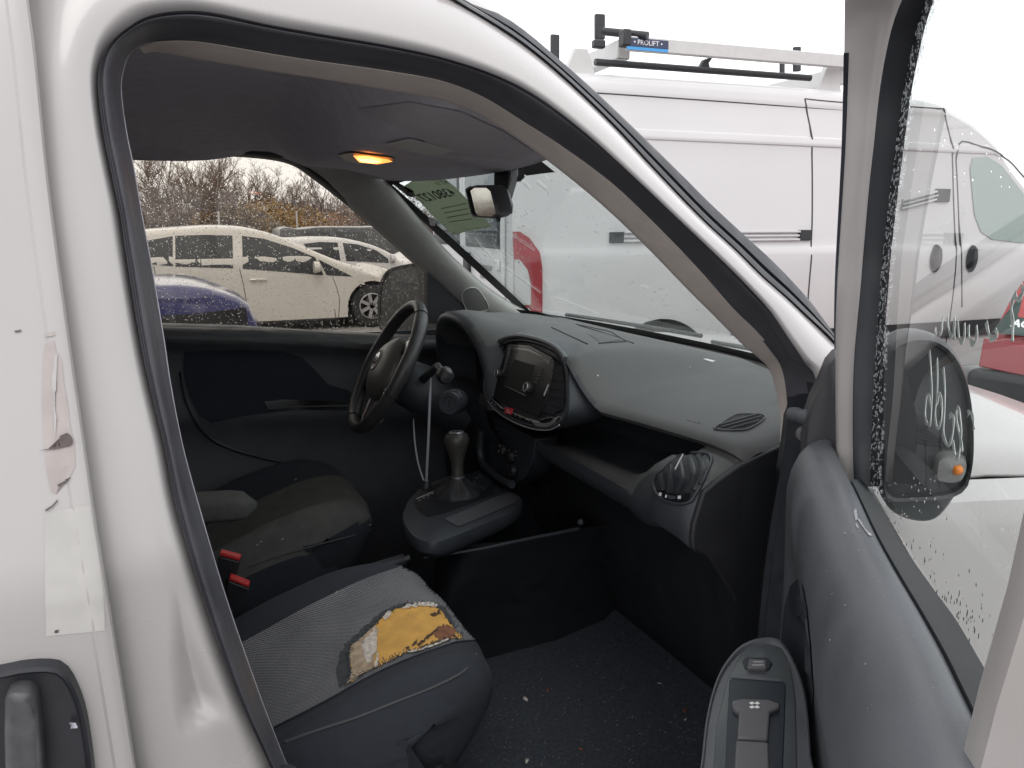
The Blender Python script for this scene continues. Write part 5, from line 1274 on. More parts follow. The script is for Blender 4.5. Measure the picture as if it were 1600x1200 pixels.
for q, m in (([(1035,770),(1039,771),(1038,776),(1034,775)], GM), ([(1045,774),(1047,774),(1046,779),(1044,778)], PW), ([(1064,775),(1068,775),(1067,780),(1063,780)], GM)):
    patch_px('vent_mark', q, m, vent, .007, 2, daS)
patch_px('vent_wheel', [(1049,774),(1060,776),(1062,780),(1054,781),(1049,779)], DASH_L, vent, .008, 3, daS)

# ================================================================ centre stack
SP, SNR = Vector((.735, 0, 1.10)), Vector((-.965, -.0, .26)).normalized()
def PS_(px, py, o=0.): return onplane(px, py, SP + SNR*o, SNR)
so = [(757,600),(759,578),(766,556),(780,539),(800,530),(826,531),(855,540),(874,553),(885,574),(888,602),(887,640),(877,659),(860,669),(836,668),(803,657),(777,642),(761,624)]
so = [(p.x, p.y) for p in resample([(p.x, p.y, 0) for p in cr([(a, b_, 0) for a, b_ in so], 4, True)], 60, True)]
def sring(sc, o, cx=822, cy=598): return [PS_(cx+(x-cx)*sc, cy+(y-cy)*sc, o) for x, y in so]
fwd = Vector((.16, 0, -.0))
stack = MB().loft([[p + Vector((.10, 0, -.0)) for p in sring(.98, 0)], [p + fwd*.25 for p in sring(1.03, 0)], sring(1.03, -.006), sring(1.0, .002), sring(.965, .003), sring(.945, -.002), sring(.93, -.010), sring(.05, -.010)], cu=True, capb=True).build('centre_stack', DASH_L, van, ang=45)
def spl(name, pts, o0, o1, m, bev=.001, par=stack, smooth=0):
    P_ = [PS_(x, y, o1) for x, y in pts]
    if smooth: P_ = cr([tuple(p) for p in P_], smooth, True)
    return MB().prism(P_, SNR*(o0-o1)).build(name, m, par, bevel=bev)
radio = spl('radio', [(794,536),(828,539),(862,557),(866,563),(853,628),(840,652),(770,622),(779,580)], -.012, -.004, mat('radio_black', (.014, .014, .016), .3, coat=.15), .002, van)
spl('screen', [(803,561),(835,571),(821,617),(790,603)], -.006, -.0032, mat('screen_off', (.024, .026, .024), .5, spec=.25), .0003, radio)
for L_ in ([(789,603),(820,617.5)], [(797,541),(786,582)], [(797,541),(826,543),(859,562)]):
    MB().tube([PS_(x, y, -.003) for x, y in L_], .0009, 5).build('bezel_line', SILVER, radio)
spl('bezel_reflection', [(793,537),(826,541),(862,560),(858,570),(850,566),(848,559),(826,549),(799,546),(790,575),(786,574)], -.006, -.0030, mat('reflection_grey', (.10, .085, .09), .25, coat=.5), .0003, radio)  # purple-grey strip paints a reflection on the gloss bezel
for (kx, ky, r) in ((782,584,.0095), (828,606,.0125)):
    c_ = PS_(kx, ky, -.004); kn = MB().lathe([(0, r*1.15), (.004, r*1.12), (.005, r), (.010, r*.94), (.012, r*.8)], c_, SNR, 22).build('tuning_knob', mat('knob_black', (.03, .03, .032), .35), radio)
    MB().lathe([(.0185, r*.86), (.0205, r*.82), (.0205, r*.66), (.0195, r*.62)], c_, SNR, 22, False, False).build('knob_ring', SILVER, kn) if False else MB().lathe([(.0115, r*.86), (.0132, r*.82), (.0132, r*.70), (.0125, r*.66)], c_, SNR, 22, False, False).build('knob_ring', SILVER, radio)
for i in range(5):
    for (xa, ya, xb, yb) in ((795,556,787,588), (846,574,836,600)):
        t = (i+.5)/5; x, y = lerp(xa, xb, t), lerp(ya, yb, t)
        spl('radio_button', [(x-3.4, y-2.4), (x+3.4, y-.9), (x+2.6, y+2.4), (x-4.2, y+.9)], -.006, -.0025, mat('button_black', (.028, .028, .03), .4), .0004, radio)
        MB().bar(PS_(x-1.2, y-.4, -.0022), PS_(x+1.2, y+.3, -.0022), .0007, .0012).build('button_mark', mat('mark_grey', (.2, .2, .2), .5), radio)
# air vents either side of the radio
for pts, tab in (([(766,596),(768,574),(776,552),(787,540),(791,541),(776,580),(768,612)], [(769,566),(765,583)]), ([(864,560),(878,572),(882,600),(878,640),(862,648),(846,646),(855,625)], [(857,601),(850,618)])):
    v_ = spl('air_vent', pts, -.012, -.007, VOID, .001)
    xs0 = [p[0] for p in pts]; ys0 = [p[1] for p in pts]
    for i in range(7):
        y = lerp(min(ys0)+6, max(ys0)-6, i/6); xx = [x for x in range(int(min(xs0)), int(max(xs0))+1) if inpoly(x+.5, y+.5, pts)]
        if len(xx) > 3: MB().bar(PS_(xx[0], y, -.0055), PS_(xx[-1], y + (xx[-1]-xx[0])*.3, -.0055), .0015, .004).build('louvre', PLAST_D, v_)
    MB().bar(PS_(*tab[0], -.002), PS_(*tab[1], -.002), .0015, .003).build('vent_tab', MATS['tab_white'], v_)
# lower switch bar, hazard switch, silver ends
bar_ = spl('switch_bar', [(758,605),(762,603),(768,622),(785,637),(820,652),(850,660),(866,652),(876,650),(874,658),(858,667),(836,666),(803,655),(777,640),(761,622)], -.012, .0, GLOSS, .002)
spl('silver_end', [(757,606),(760,603),(764,617),(766,624),(760,622)], -.004, .0012, SILVER, .001)
spl('silver_end', [(829,657),(838,658),(852,661),(872,650),(866,661),(852,668),(836,665)], -.004, .0012, SILVER, .001)
spl('oval_switch', [(842,657),(852,653),(864,652),(858,659),(846,661)], -.004, .003, GLOSS, .001, smooth=2)
spl('oval_switch', [(757,616),(762,615),(763,621),(759,622)], -.004, .003, GLOSS, .001)
hz = spl('hazard_switch', [(789,636),(798,638),(797,648),(787,645)], -.004, .003, mat('hazard_red', (.5, .02, .04), .35), .001)
tri = [(793,639.5),(796,645),(789.5,643.6)]
MB().tube([PS_(x, y, .0036) for x, y in tri], .0004, 4, True).build('hazard_mark', PW, hz)
for x, y in ((769,629),(774,632),(779,634),(783,637),(823,655),(826,657),(805,649),(812,652)):
    MB().bar(PS_(x-.9, y-.3, .0006), PS_(x+.9, y+.3, .0006), .0008, .0012).build('switch_mark', GM, bar_)
cl = [PS_(x, y, .003) for x, y in cr([(757,598,0),(757,612,0),(764,629,0),(780,646,0),(804,660,0),(832,670,0),(858,672,0),(874,664,0)], 4) for x, y in [(x, y)]] if False else [PS_(p.x, p.y, .003) for p in cr([(757,598,0),(757,612,0),(764,629,0),(780,646,0),(804,660,0),(832,670,0),(858,672,0),(874,664,0)], 4)]
MB().tube(cl, .0014, 6).build('stack_edge', SILVER, stack)
MB().tube([p + Vector((.0, 0, .004)) for p in sring(1.025, .001)[6:26]], .006, 8).build('stack_brow', PLAST, stack)
# heater panel below
hp_ = [(762,672),(772,668),(800,676),(836,686),(832,716),(822,742),(806,757),(790,752),(772,738),(764,716)]
hq = [onplane(x, y, Vector((.76, 0, 1.0)), (-1, 0, -.02)) for x, y in hp_]
heat = MB().prism(hq, (.06, 0, 0)).build('heater_panel', PLAST_D, van, bevel=.004)
for kx, ky in ((786,703),(799,712),(802,735)):
    c_ = onplane(kx, ky, Vector((.757, 0, 1.0)), (-1, 0, 0)); MB().lathe([(0, .017), (.01, .015), (.012, .012)], c_, (-1, 0, 0), 20).build('heater_knob', BLACKP, heat)
for kx, ky in ((781,696),(785,708),(795,703),(806,712),(801,718),(797,742),(806,705),(779,705)):
    c_ = onplane(kx, ky, Vector((.742, 0, 1.0)), (-1, 0, 0)); MB().box(c_ - Vector((.0005, .001, .001)), c_ + Vector((.0005, .001, .001))).build('switch_mark', GM, heat)
MB().tube([onplane(p.x, p.y, Vector((.745, 0, 1.0)), (-1, 0, 0)) for p in cr([(752,672,0),(750,700,0),(754,722,0),(768,737,0),(784,749,0),(800,757,0)], 4)], .010, 8).build('stack_leg', DASH_L, stack)

# ================================================================ instrument hood
rows = []
for x, hw_, zt, zb_ in ((.695, .175, 1.262, 1.05), (.70, .183, 1.270, 1.05), (.715, .190, 1.275, 1.05), (.76, .20, 1.276, 1.06), (.85, .22, 1.262, 1.08), (.95, .245, 1.238, 1.10), (1.06, .27, 1.208, 1.13), (1.15, .29, 1.190, 1.15)):
    r = []
    for i in range(33):
        a = math.pi*i/32; c_ = math.cos(a); s_ = math.sin(a); r.append(Vector((x + .03*(1-s_)*(x < .8), .325 - hw_*math.copysign(abs(c_)**.8, c_), zb_ + (zt-zb_)*s_**.62)))
    rows.append(r)
inner = []
for x, k in ((.698, .97), (.72, .90), (.80, .80)):
    inner.append([Vector((x + .03*(1-math.sin(math.pi*i/32)), .325 + (rows[0][i].y-.325)*k, 1.05 + (rows[0][i].z-1.05)*k - (.004 if k > .95 else .01))) for i in range(33)])
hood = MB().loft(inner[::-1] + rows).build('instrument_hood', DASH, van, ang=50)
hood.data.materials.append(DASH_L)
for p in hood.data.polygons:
    if abs(p.normal.z) < .55 or p.center.x + world_of(van).translation.x < .712: p.material_index = 1  # steep hood faces get a darker plastic: shade painted by facing
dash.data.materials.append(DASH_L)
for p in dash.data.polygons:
    if abs(p.normal.z) < .45 and p.center.y > -.30: p.material_index = 1  # steep pad faces darkened likewise, shade put into the colour
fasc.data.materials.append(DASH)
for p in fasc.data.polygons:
    if abs(p.normal.z) > .5 and p.center.z > .97 and p.center.x + .2 < .85: p.material_index = 1  # upward ridge faces get the paler plastic as a painted highlight
ip = [p for p in inner[-1]]
MB().add([Vector((.80, .325, 1.12))] + ip, [(0, i+1, i+2) for i in range(32)]).build('instrument_panel', mat('cluster_black', (.006, .007, .010), .25), hood, smooth=False)
MB().loft([[Vector((x, .325 - hw_*1.02 if False else y, z)) for y in (.13, .22, .325, .43, .52)] for x, z in ((.71, 1.062), (.72, 1.02), (.76, .95))]).build('column_cowl', DASH_L, hood)
rows = []
for x, yl in ((.84, .14), (.95, .10), (1.08, .05)): pass
# column shroud, stalks, ignition lock
SWC = PY(604, 572, .37)
wn = Vector((-.82, .075, .465)).normalized()      # towards the driver
wr_ = Vector((0, 0, 1)).cross(wn).normalized(); wu = wn.cross(wr_)
if wu.z < 0: wu = -wu; wr_ = -wr_
wr0, wu0 = wr_.copy(), wu.copy()
c_ = SWC - wn*.05
MB().loft([[c_ - wn*d + wr_*(w_*math.cos(a)) + wu*(h_*math.sin(a)-.015) for a in [2*math.pi*i/20 for i in range(20)]] for d, w_, h_ in ((.0, .045, .05), (.02, .062, .062), (.10, .068, .07), (.20, .075, .08))], cu=True, capa=True).build('column_shroud', DASH_L, van, ang=50)
MB().tube([c_ - wn*.05, PX(684, 572, .58), PX(690, 580, .58)], [.012, .009, .008], 10).build('wiper_stalk', PLAST_D, van)
q = PX(695, 586, .58)
stalk = MB().lathe([(-.02, .010), (-.012, .017), (.0, .0195), (.012, .019), (.02, .013), (.022, .0)], q, (-.15, -1, -.1), 20).build('stalk_end', mat('stalk_black', (.03, .03, .033), .35), van)
MB().lathe([(-.001, .0202), (.003, .0202)], q, (-.15, -1, -.1), 20, False, False).build('stalk_ring', PLAST, stalk)
q = PX(703, 630, .62)
ign = MB().lathe([(-.05, .03), (.0, .03), (.006, .026), (.006, .017), (.002, .015), (.002, .0)], q, Vector((-.62, -.75, .1)), 24).build('ignition_lock', DASH_L, van)
MB().bar(q + Vector((-.62, -.75, .1)).normalized()*.004 - Vector((0, 0, .008)), q + Vector((-.62, -.75, .1)).normalized()*.004 + Vector((0, 0, .008)), .003, .002).build('key_slot', VOID, ign)
MB().tube([PX(x, y, .60) for x, y in ((700,612),(716,612),(721,620),(716,637),(710,645))], .0016, 6).build('lock_surround', DASH, ign)
# ---- steering wheel, turned a little
TURN = R(28)
wr_, wu = wr0*math.cos(TURN) + wu0*math.sin(TURN), wu0*math.cos(TURN) - wr0*math.sin(TURN)
def wp(r, a, o=0.): return SWC + (wr_*math.cos(a) + wu*math.sin(a))*r + wn*o
WR, Wt = .176, .0155
LEATH = mat('wheel_leather', (.045, .045, .047), .38, noise_amt=.15, noise_scale=60, bump=.25, bump_scale=700)
WPL = mat('wheel_plastic', (.115, .112, .104), .45, noise_amt=.08, noise_scale=30, bump=.1, bump_scale=900)
whe = empty('steering_wheel', (0, 0, 0), 0, van); whe.location = world_of(van).inverted() @ SWC
NA = 96; rows = []
for i in range(NA):
    a = 2*math.pi*i/NA; th = Wt*(1.0 + .10*math.exp(-((abs(math.sin(a))-.35)/.2)**2)); r = []
    for k in range(14):
        b_ = 2*math.pi*k/14; flat = .0
        r.append(wp(WR + th*math.cos(b_)*.9, a, th*math.sin(b_)*1.12))
    rows.append(r)
MB().loft(rows, cu=True, cv=True).build('wheel_rim', LEATH, whe)
for a in (.62, math.pi-.62, -.75, math.pi+.75):
    MB().tube([wp(WR + Wt*1.03*math.cos(b_)*.93, a, Wt*1.03*math.sin(b_)*1.15) for b_ in [2*math.pi*k/18 for k in range(18)]], .0012, 5, True).build('rim_seam', VOID, whe)
hubp = [(-.080, .050), (-.05, .070), (0, .076), (.05, .070), (.080, .050), (.088, .0), (.076, -.052), (.046, -.082), (0, -.09), (-.046, -.082), (-.076, -.052), (-.088, 0)]
hpc = [(p.x, p.y) for p in cr([(a, b_, 0) for a, b_ in hubp], 4, True)]
def hr(k, o): return [SWC + wr_*(x*k) + wu*(y*k) + wn*o for x, y in hpc]
MB().loft([hr(.9, -.045), hr(1.0, -.02), hr(1.0, .0), hr(.93, .012), hr(.7, .024), hr(.35, .030), hr(.02, .031)], cu=True, capa=True, capb=True).build('wheel_hub', WPL, whe)
for sgn in (-1, 1):
    sp_ = [(.062, .045), (.13, .052), (WR, .03), (WR, -.012), (.13, -.008), (.066, -.022)]
    P_ = [SWC + wr_*(sgn*x) + wu*y - wn*.006 for x, y in sp_]
    MB().prism(P_, -wn*.014).build('wheel_spoke', WPL, whe, bevel=.004)
    P_ = [SWC + wr_*(sgn*x) + wu*y - wn*.004 for x, y in ((.080, .036), (.125, .042), (.14, .03), (.125, .004), (.086, .006))]
    MB().prism(P_, wn*.006).build('spoke_switch', GLOSS, whe, bevel=.002)
    MB().tube([SWC + wr_*(sgn*x) + wu*y - wn*.002 for x, y in ((.078, .04), (.10, .049), (.15, .045), (.165, .028))], .0018, 6).build('spoke_trim', SILVER, whe)
    MB().tube([SWC + wr_*(sgn*x) + wu*y - wn*.004 for x, y in ((.05, -.075), (.062, -.13), (.05, -.165))], .0025, 6).build('spoke_trim', SILVER, whe)
    P_ = [SWC + wr_*(sgn*x) + wu*y - wn*.012 for x, y in ((.02, -.065), (.055, -.055), (.068, -.12), (.055, -.168), (.035, -.172), (.04, -.12))]
    MB().prism(P_, -wn*.012).build('wheel_spoke', WPL, whe, bevel=.003)
em = SWC + wn*.0285 + wu*.004
emb = MB().lathe([(0, .030), (.003, .030), (.004, .027), (.0025, .025)], em, wn, 28).build('wheel_emblem', mat('emblem_black', (.02, .02, .022), .3), whe)
ce = em + wn*.0046
for pts in ([(-.013, .018), (-.004, .021), (-.001, .008), (-.010, .004)], [(.013, .018), (.004, .021), (.001, .008), (.010, .004)], [(-.011, .0), (-.002, .002), (-.002, -.012), (-.007, -.018)], [(.011, .0), (.002, .002), (.002, -.012), (.007, -.018)], [(-.018, .012), (-.014, .014), (-.014, .0), (-.019, -.004)], [(.018, .012), (.014, .014), (.014, .0), (.019, -.004)]):
    MB().prism([ce + wr_*x + wu*y for x, y in pts], -wn*.003).build('emblem_mark', CHROME, whe)

# ================================================================ gear console
cp = [(628,806),(631,795),(638,781),(652,766),(672,754),(700,744),(730,740),(758,743),(778,758),(800,768),(816,778),(814,790),(790,805),(740,826),(690,845),(668,847),(648,840),(634,824)]
cpr = [(p.x, p.y) for p in resample([(p.x, p.y, 0) for p in cr([(a, b_, 0) for a, b_ in cp], 3, True)], 64, True)]
CZ = .855
def crg(k, z, cx=715, cy=790): return [PZ(cx+(x-cx)*k, cy+(y-cy)*k, CZ) + Vector((0, 0, z-CZ)) for x, y in cpr]
con = MB().loft([crg(.62, .80), crg(.92, .814), crg(1.0, .830), crg(1.0, .848), crg(.985, CZ), crg(.95, CZ+.002), crg(.02, CZ+.003)], cu=True, capa=True, capb=True).build('gear_console', DASH_L, van, ang=40)
coS = Surf(con)
patch_px('selector_plate', [(644,778),(664,764),(700,752),(758,750),(770,762),(772,772),(740,785),(700,800),(668,809),(652,797)], mat('selector_black', (.016, .017, .02), .4, noise_amt=.15, noise_scale=40), con, .002, 8, coS)
for (x, y, ch) in ((655,784,'P'),(662,780,'R'),(669,777,'N'),(676,774,'D')):
    c_ = coS.px(x, y, .004)
    text_mesh(ch, .008, frame_M(c_, Vector((.2, -1, 0)), Vector((1, .2, 0))), GM, 'gear_letter', con, .0002)
MB().bar(coS.px(651, 781, .003), coS.px(677, 770, .003), .0012, .0012).build('gear_line', GM, con)
pad_ = [(694,812),(730,797),(768,780),(796,770),(812,778),(806,786),(760,806),(716,824)]
patch_px('console_pad', pad_, PLAST, con, .0022, 8, coS)
# leather boot, stem, knob
gb_ = PZ(716, 772, CZ+.004); gk = PY(713, 674, gb_.y+.012)
ax = (gk - gb_); hgt = ax.length; ax = ax.normalized()
rows = []
for t, r, ov in ((0, .050, .2), (.04, .047, .9), (.09, .040, 1.5), (.14, .030, 1.8), (.19, .022, 1.5), (.24, .017, .6), (.27, .015, 0)):
    rows.append([gb_ + ax*(hgt*t) + Vector((1.15*math.cos(a), math.sin(a), 0))*(r*(1+.10*math.sin(a*5+t*9)*ov+.06*math.sin(a*9+2)*ov)) for a in [2*math.pi*k/40 for k in range(40)]])
lever = empty('gear_lever', (0, 0, 0), 0, van); lever.location = world_of(van).inverted() @ gb_
MB().loft(rows, cu=True).build('lever_boot', mat('boot_leather', (.022, .023, .026), .6, noise_amt=.15, noise_scale=80, bump=.3, bump_scale=300), lever)
MB().lathe([(hgt*.265, .0165), (hgt*.29, .0165)], gb_, ax, 20).build('lever_ring', SILVER, lever)
MB().lathe([(hgt*.29, .0150), (hgt*.40, .0140), (hgt*.50, .0150), (hgt*.60, .0185), (hgt*.66, .0215), (hgt*.72, .0245), (hgt*.80, .0295), (hgt*.88, .031), (hgt*.95, .027), (hgt*.995, .015), (hgt*1.0, .0)], gb_, ax, 28).build('lever_knob', mat('knob_grey', (.06, .058, .052), .42, noise_amt=.12, noise_scale=60), lever)
MB().lathe([(hgt*.985, .019), (hgt*1.0, .017), (hgt*1.003, .013), (hgt*1.0, .0125)], gb_, ax, 24, False, False).build('knob_ring', SILVER, lever)
bs_ = [PZ(x, y, CZ+.01) for x, y in ((730,742),(748,733),(772,750),(755,763))]
MB().prism(bs_, (0, 0, -.02)).build('console_socket', PLAST_D, con, bevel=.004)
for x, y in ((745,747),(750,744),(741,752)):
    q = PZ(x, y, CZ+.0115); MB().box(q-Vector((.0015, .0015, 0)), q+Vector((.0015, .0015, .0006))).build('switch_mark', GM, con)
# console foot down to the floor, plus a paler strip drawn as the highlight along it
CBK = mat('console_black', (.016, .019, .025), .7, noise_amt=.15, noise_scale=25)
csec = [(1.15, -.12), (.9, -.10), (.75, -.09), (.66, -.085), (.60, -.07), (.565, -.03), (.555, .05), (.565, .13), (.60, .19), (.7, .22), (.9, .23), (1.15, .24)]
csec = [(p.x, p.y) for p in cr([(a, b_, 0) for a, b_ in csec], 3)]
MB().loft([[Vector((.66+(x-.66)*k if x < .8 else x, .06+(y-.06)*k2, z)) for x, y in [(a_, max(b2, ym)) for a_, b2 in csec]] for z, k, k2, ym in ((.39, 1.0, 1., .10), (.5, .98, 1., .08), (.62, .95, 1, .02), (.72, .9, .95, -.04), (.80, .8, .9, -.2))]).build('console_side', CBK, van)
ce_ = [PY(x, y, -.10) for x, y in ((662,872),(700,866),(760,856),(820,843),(870,833),(905,826))]
MB().tube(cr([tuple(p) for p in ce_], 4), [.002+.003*i/20 for i in range(21)], 8).build('console_highlight', DASH_L, van)
q = PY(908, 815, -.12); MB().lathe([(0, .008), (.01, .007), (.012, .004)], q, (-.6, -.7, .2), 12).build('console_clip', DASH_L, van)
# zip tie
ZT = mat('nylon_grey', (.42, .42, .47), .45)
zt = empty('zip_tie', PZ(665, 757, CZ), 0)
tag(zt, 'pale nylon cable tie standing up with two ends beside the gear lever', 'cable tie')
za = [PX(x, y, .575) for x, y in ((673,590),(671,640),(669,690),(667,730),(666,752))]; zb2 = [PX(x, y, .575) for x, y in ((646,655),(648,690),(653,722),(660,745),(665,756))]
def strap(P_, name, w0=.0024):
    P_ = cr([tuple(p) for p in P_], 5); mb = MB(); rws = []
    for i, p in enumerate(P_):
        w_ = w0*min(1, .35+i*.2); rws.append([p + Vector((dx, dy, 0)) for dx, dy in ((-w_*.6, 0), (-w_*.6, -.0012), (w_*.6, -.0012), (w_*.6, 0))])
    return mb.loft(rws, cu=True, capa=True, capb=True).build(name, ZT, zt)
strap(za, 'tie_strap', .0050); strap(zb2, 'tie_strap', .0034)
q = za[-1]; MB().box(q - Vector((.004, .004, .006)), q + Vector((.004, .004, .004))).build('tie_head', ZT, zt, bevel=.001)
MB().lathe([(-.01, .013), (.0, .014), (.012, .010)], q - Vector((0, 0, .012)), (.3, 0, 1), 14).build('console_plug', PLAST_D, van)
# ================================================================ seats
FAB = mat('seat_cloth_dark', (.023, .027, .036), .95, noise_amt=.18, noise_scale=60, bump=.25, bump_scale=900)
FAB2 = mat('seat_cloth_brown', (.080, .080, .077), .95, noise_amt=.2, noise_scale=30, bump=.25, bump_scale=900)
def honeycomb():
    m = bpy.data.materials.new('woven_insert'); m.use_nodes = True; t = m.node_tree; b = t.nodes['Principled BSDF']; b.inputs['Roughness'].default_value = .9
    tc = t.nodes.new('ShaderNodeTexCoord'); mp = t.nodes.new('ShaderNodeMapping'); mp.inputs['Rotation'].default_value = (0, 0, R(45)); mp.inputs['Scale'].default_value = (1, 1, .0)
    v = t.nodes.new('ShaderNodeTexVoronoi'); v.inputs['Scale'].default_value = 320; v.inputs['Randomness'].default_value = .12
    ra = t.nodes.new('ShaderNodeValToRGB'); ra.color_ramp.elements[0].position = .18; ra.color_ramp.elements[0].color = (.34, .34, .355, 1); ra.color_ramp.elements[1].position = .42; ra.color_ramp.elements[1].color = (.06, .064, .074, 1)
    n = t.nodes.new('ShaderNodeTexNoise'); n.inputs['Scale'].default_value = 9; n.inputs['Detail'].default_value = 5
    mr = t.nodes.new('ShaderNodeMapRange'); mr.inputs[1].default_value = .3; mr.inputs[2].default_value = .7; mr.inputs[3].default_value = .75; mr.inputs[4].default_value = 1.15
    mm = t.nodes.new('ShaderNodeMix'); mm.data_type = 'RGBA'; mm.blend_type = 'MULTIPLY'; mm.inputs[0].default_value = 1
    t.links.new(tc.outputs['Object'], mp.inputs[0]); t.links.new(mp.outputs[0], v.inputs['Vector']); t.links.new(v.outputs['Distance'], ra.inputs[0])
    t.links.new(tc.outputs['Object'], n.inputs['Vector']); t.links.new(n.outputs[0], mr.inputs[0]); t.links.new(ra.outputs[0], mm.inputs[6]); t.links.new(mr.outputs[0], mm.inputs[7]); t.links.new(mm.outputs[2], b.inputs['Base Color'])
    bp = t.nodes.new('ShaderNodeBump'); bp.inputs['Strength'].default_value = .4; bp.inputs['Distance'].default_value = .001; bp.invert = True
    t.links.new(v.outputs['Distance'], bp.inputs['Height']); t.links.new(bp.outputs[0], b.inputs['Normal'])
    return m
HONEY = honeycomb()
path = [(-.17,.745),(-.06,.732),(.05,.742),(.14,.772),(.23,.806),(.31,.829),(.365,.838),(.41,.835),(.44,.82),(.456,.796),(.453,.76),(.425,.70),(.39,.65)]
def seat(Yc, name, lab):
    root = empty(name, (.2, Yc, .40), 0); root.parent = van; root.location = Vector((.15, Yc, .40)) - van.location
    if lab: root['label'] = lab
    P_ = cr([(a, b_, 0) for a, b_ in path], 4); imax = max(range(len(P_)), key=lambda i: P_[i].x); vs_ = [-1+2*i/36 for i in range(37)]; rows = []
    for i, p in enumerate(P_):
        t = (P_[min(i+1, len(P_)-1)]-P_[max(i-1, 0)]).normalized(); nx, nz = -t.y, t.x; r = []
        fr_ = i/(len(P_)-1); hw_ = .248 - .03*max(0, (fr_-.72)/.28)**2
        sid = []
        for v in vs_:
            a = abs(v); h = .020*math.exp(-((a-.74)/.16)**2) - .006*math.exp(-(a/.3)**2) - (.075*((a-.80)/.20)**2 if a > .80 else 0)
            wr2 = .0012*noise.noise(Vector((p.x*14, v*5+Yc*7, 2))); back = .125*a**3.2
            r.append(Vector((p.x - back + nx*(h+wr2), Yc + hw_*v, p.y + nz*(h+wr2) - .0*a)))
        if 0 < i <= imax:
            for j in range(len(r)): r[j].x = max(r[j].x, pr_[j].x + .0004)
        pr_ = [q.copy() for q in r]
        if i == 0: sk_n, sk_f = [], []
        if i <= imax: sk_n.append(r[0].copy()); sk_f.append(r[-1].copy())
        e0, e1 = r[0], r[-1]; r = ([Vector((e0.x, e0.y+.012, .64)), Vector((e0.x, e0.y-.002, max(.645, e0.z-.05)))] if i <= imax else [q.copy() for q in sl[0]]) + r + ([Vector((e1.x, e1.y+.002, max(.645, e1.z-.05))), Vector((e1.x, e1.y-.012, .64))] if i <= imax else [q.copy() for q in sl[1]])
        if i <= imax: sl = (r[:2], r[-2:])
        rows.append(r)
    cu = MB().loft(rows).build('cushion', FAB, root, ang=70)
    for sg, L_ in ((-1, sk_n), (1, sk_f)):
        cols = [[Vector((p.x, p.y+sg*.004, p.z-.004)), Vector((p.x, p.y+sg*.006, max(.66, p.z-.05))), Vector((p.x, p.y-sg*.004, .61))] for p in L_]
        p = L_[-1]
        for dx_, dy_, zt in ((.03, .004, .72), (.058, .022, .712), (.078, .055, .706), (.088, .10, .70)): cols.append([Vector((p.x+dx_, p.y-sg*dy_, zt)), Vector((p.x+dx_-.004, p.y-sg*dy_, .67)), Vector((p.x+dx_-.016, p.y-sg*(dy_+.01), .61))])
        MB().loft(cols).build('seat_skirt', FAB, root, ang=70)
    # plastic base and slides
    MB().loft([[Vector((x, y, z)) for x, y, z in ((-.2, Yc-.25*k, z), (.31*kx, Yc-.24*k, z), (.37*kx, Yc-.19*k, z), (.40*kx, Yc, z), (.37*kx, Yc+.19*k, z), (.31*kx, Yc+.24*k, z), (-.2, Yc+.25*k, z))] for z, k, kx in ((.405, .80, .9), (.50, .9, .95), (.60, 1.0, 1.0), (.66, 1.02, 1.0), (.69, .97, .97))]).build('seat_base', mat('base_plastic', (.028, .029, .034), .5, noise_amt=.15, noise_scale=20), root, ang=50)
    # backrest with headrest
    rows = []
    for z, x, hw_, th in ((.70, -.14, .24, .11), (.80, -.155, .25, .13), (.95, -.185, .25, .12), (1.10, -.22, .24, .11), (1.24, -.255, .20, .10), (1.30, -.27, .15, .08)):
        rows.append([Vector((x - th/2 + th/2*math.copysign(abs(math.cos(a))**.6, math.cos(a)), Yc + hw_*math.copysign(abs(math.sin(a))**.7, math.sin(a)), z)) for a in [2*math.pi*k/28 for k in range(28)]])
    MB().loft(rows, cu=True, capa=True, capb=True).build('backrest', FAB, root, ang=60)
    MB().loft([[Vector((-.30 + .045*k*math.cos(a), Yc + .12*k*math.sin(a), z)) for a in [2*math.pi*q/20 for q in range(20)]] for z, k in ((1.36, .8), (1.39, 1), (1.50, 1), (1.54, .75))], cu=True, capa=True, capb=True).build('headrest', FAB, root, ang=60)
    return root, cu
ps_, pcu = seat(-.37, 'passenger_seat', 'torn front seat with a grey woven centre and exposed yellow foam')
ds_, dcu = seat(.37, 'driver_seat', 'dark driver seat with a fold-down armrest, behind the torn seat')
pS, dS2 = Surf(pcu), Surf(dcu)
rj = random.Random(8)
def ragged(L, n, amp, seed=1):
    r_ = random.Random(seed); P_ = resample([(a, b_, 0) for a, b_ in L], n, True); return [(p.x + r_.gauss(0, amp), p.y + r_.gauss(0, amp)) for p in P_]
ins = [(340,1026),(372,1007),(420,980),(480,947),(560,908),(610,890),(640,882),(655,884),(680,900),(705,925),(728,955),(742,985),(747,1001),(715,1004),(690,1012),(640,1030),(590,1052),(545,1076),(525,1088),(480,1112),(430,1137),(400,1150)]
insert = patch_px('woven_panel', ins, HONEY, ps_, .0016, 4, pS)
for L_ in (ins[1:8], ins[12:21]):
    P_ = [pS.px(p.x, p.y, .0015) for p in cr([(a, b_, 0) for a, b_ in L_], 4)]
    P_ = [p for p in P_ if p]; MB().tube(P_, .0016, 5).build('seam_piping', FAB, ps_)
FO = mat('foam_yellow', (.60, .34, .085), .9, noise_amt=.14, noise_scale=40, bump=.4, bump_scale=250)
FT = mat('foam_tan', (.40, .31, .22), .95, noise_amt=.25, noise_scale=70, bump=.5, bump_scale=300)
FR = mat('foam_brown', (.20, .085, .045), .95, noise_amt=.3, noise_scale=90, bump=.5, bump_scale=300)
FD = mat('foam_crack', (.075, .04, .025), .95, noise_amt=.3, noise_scale=120)
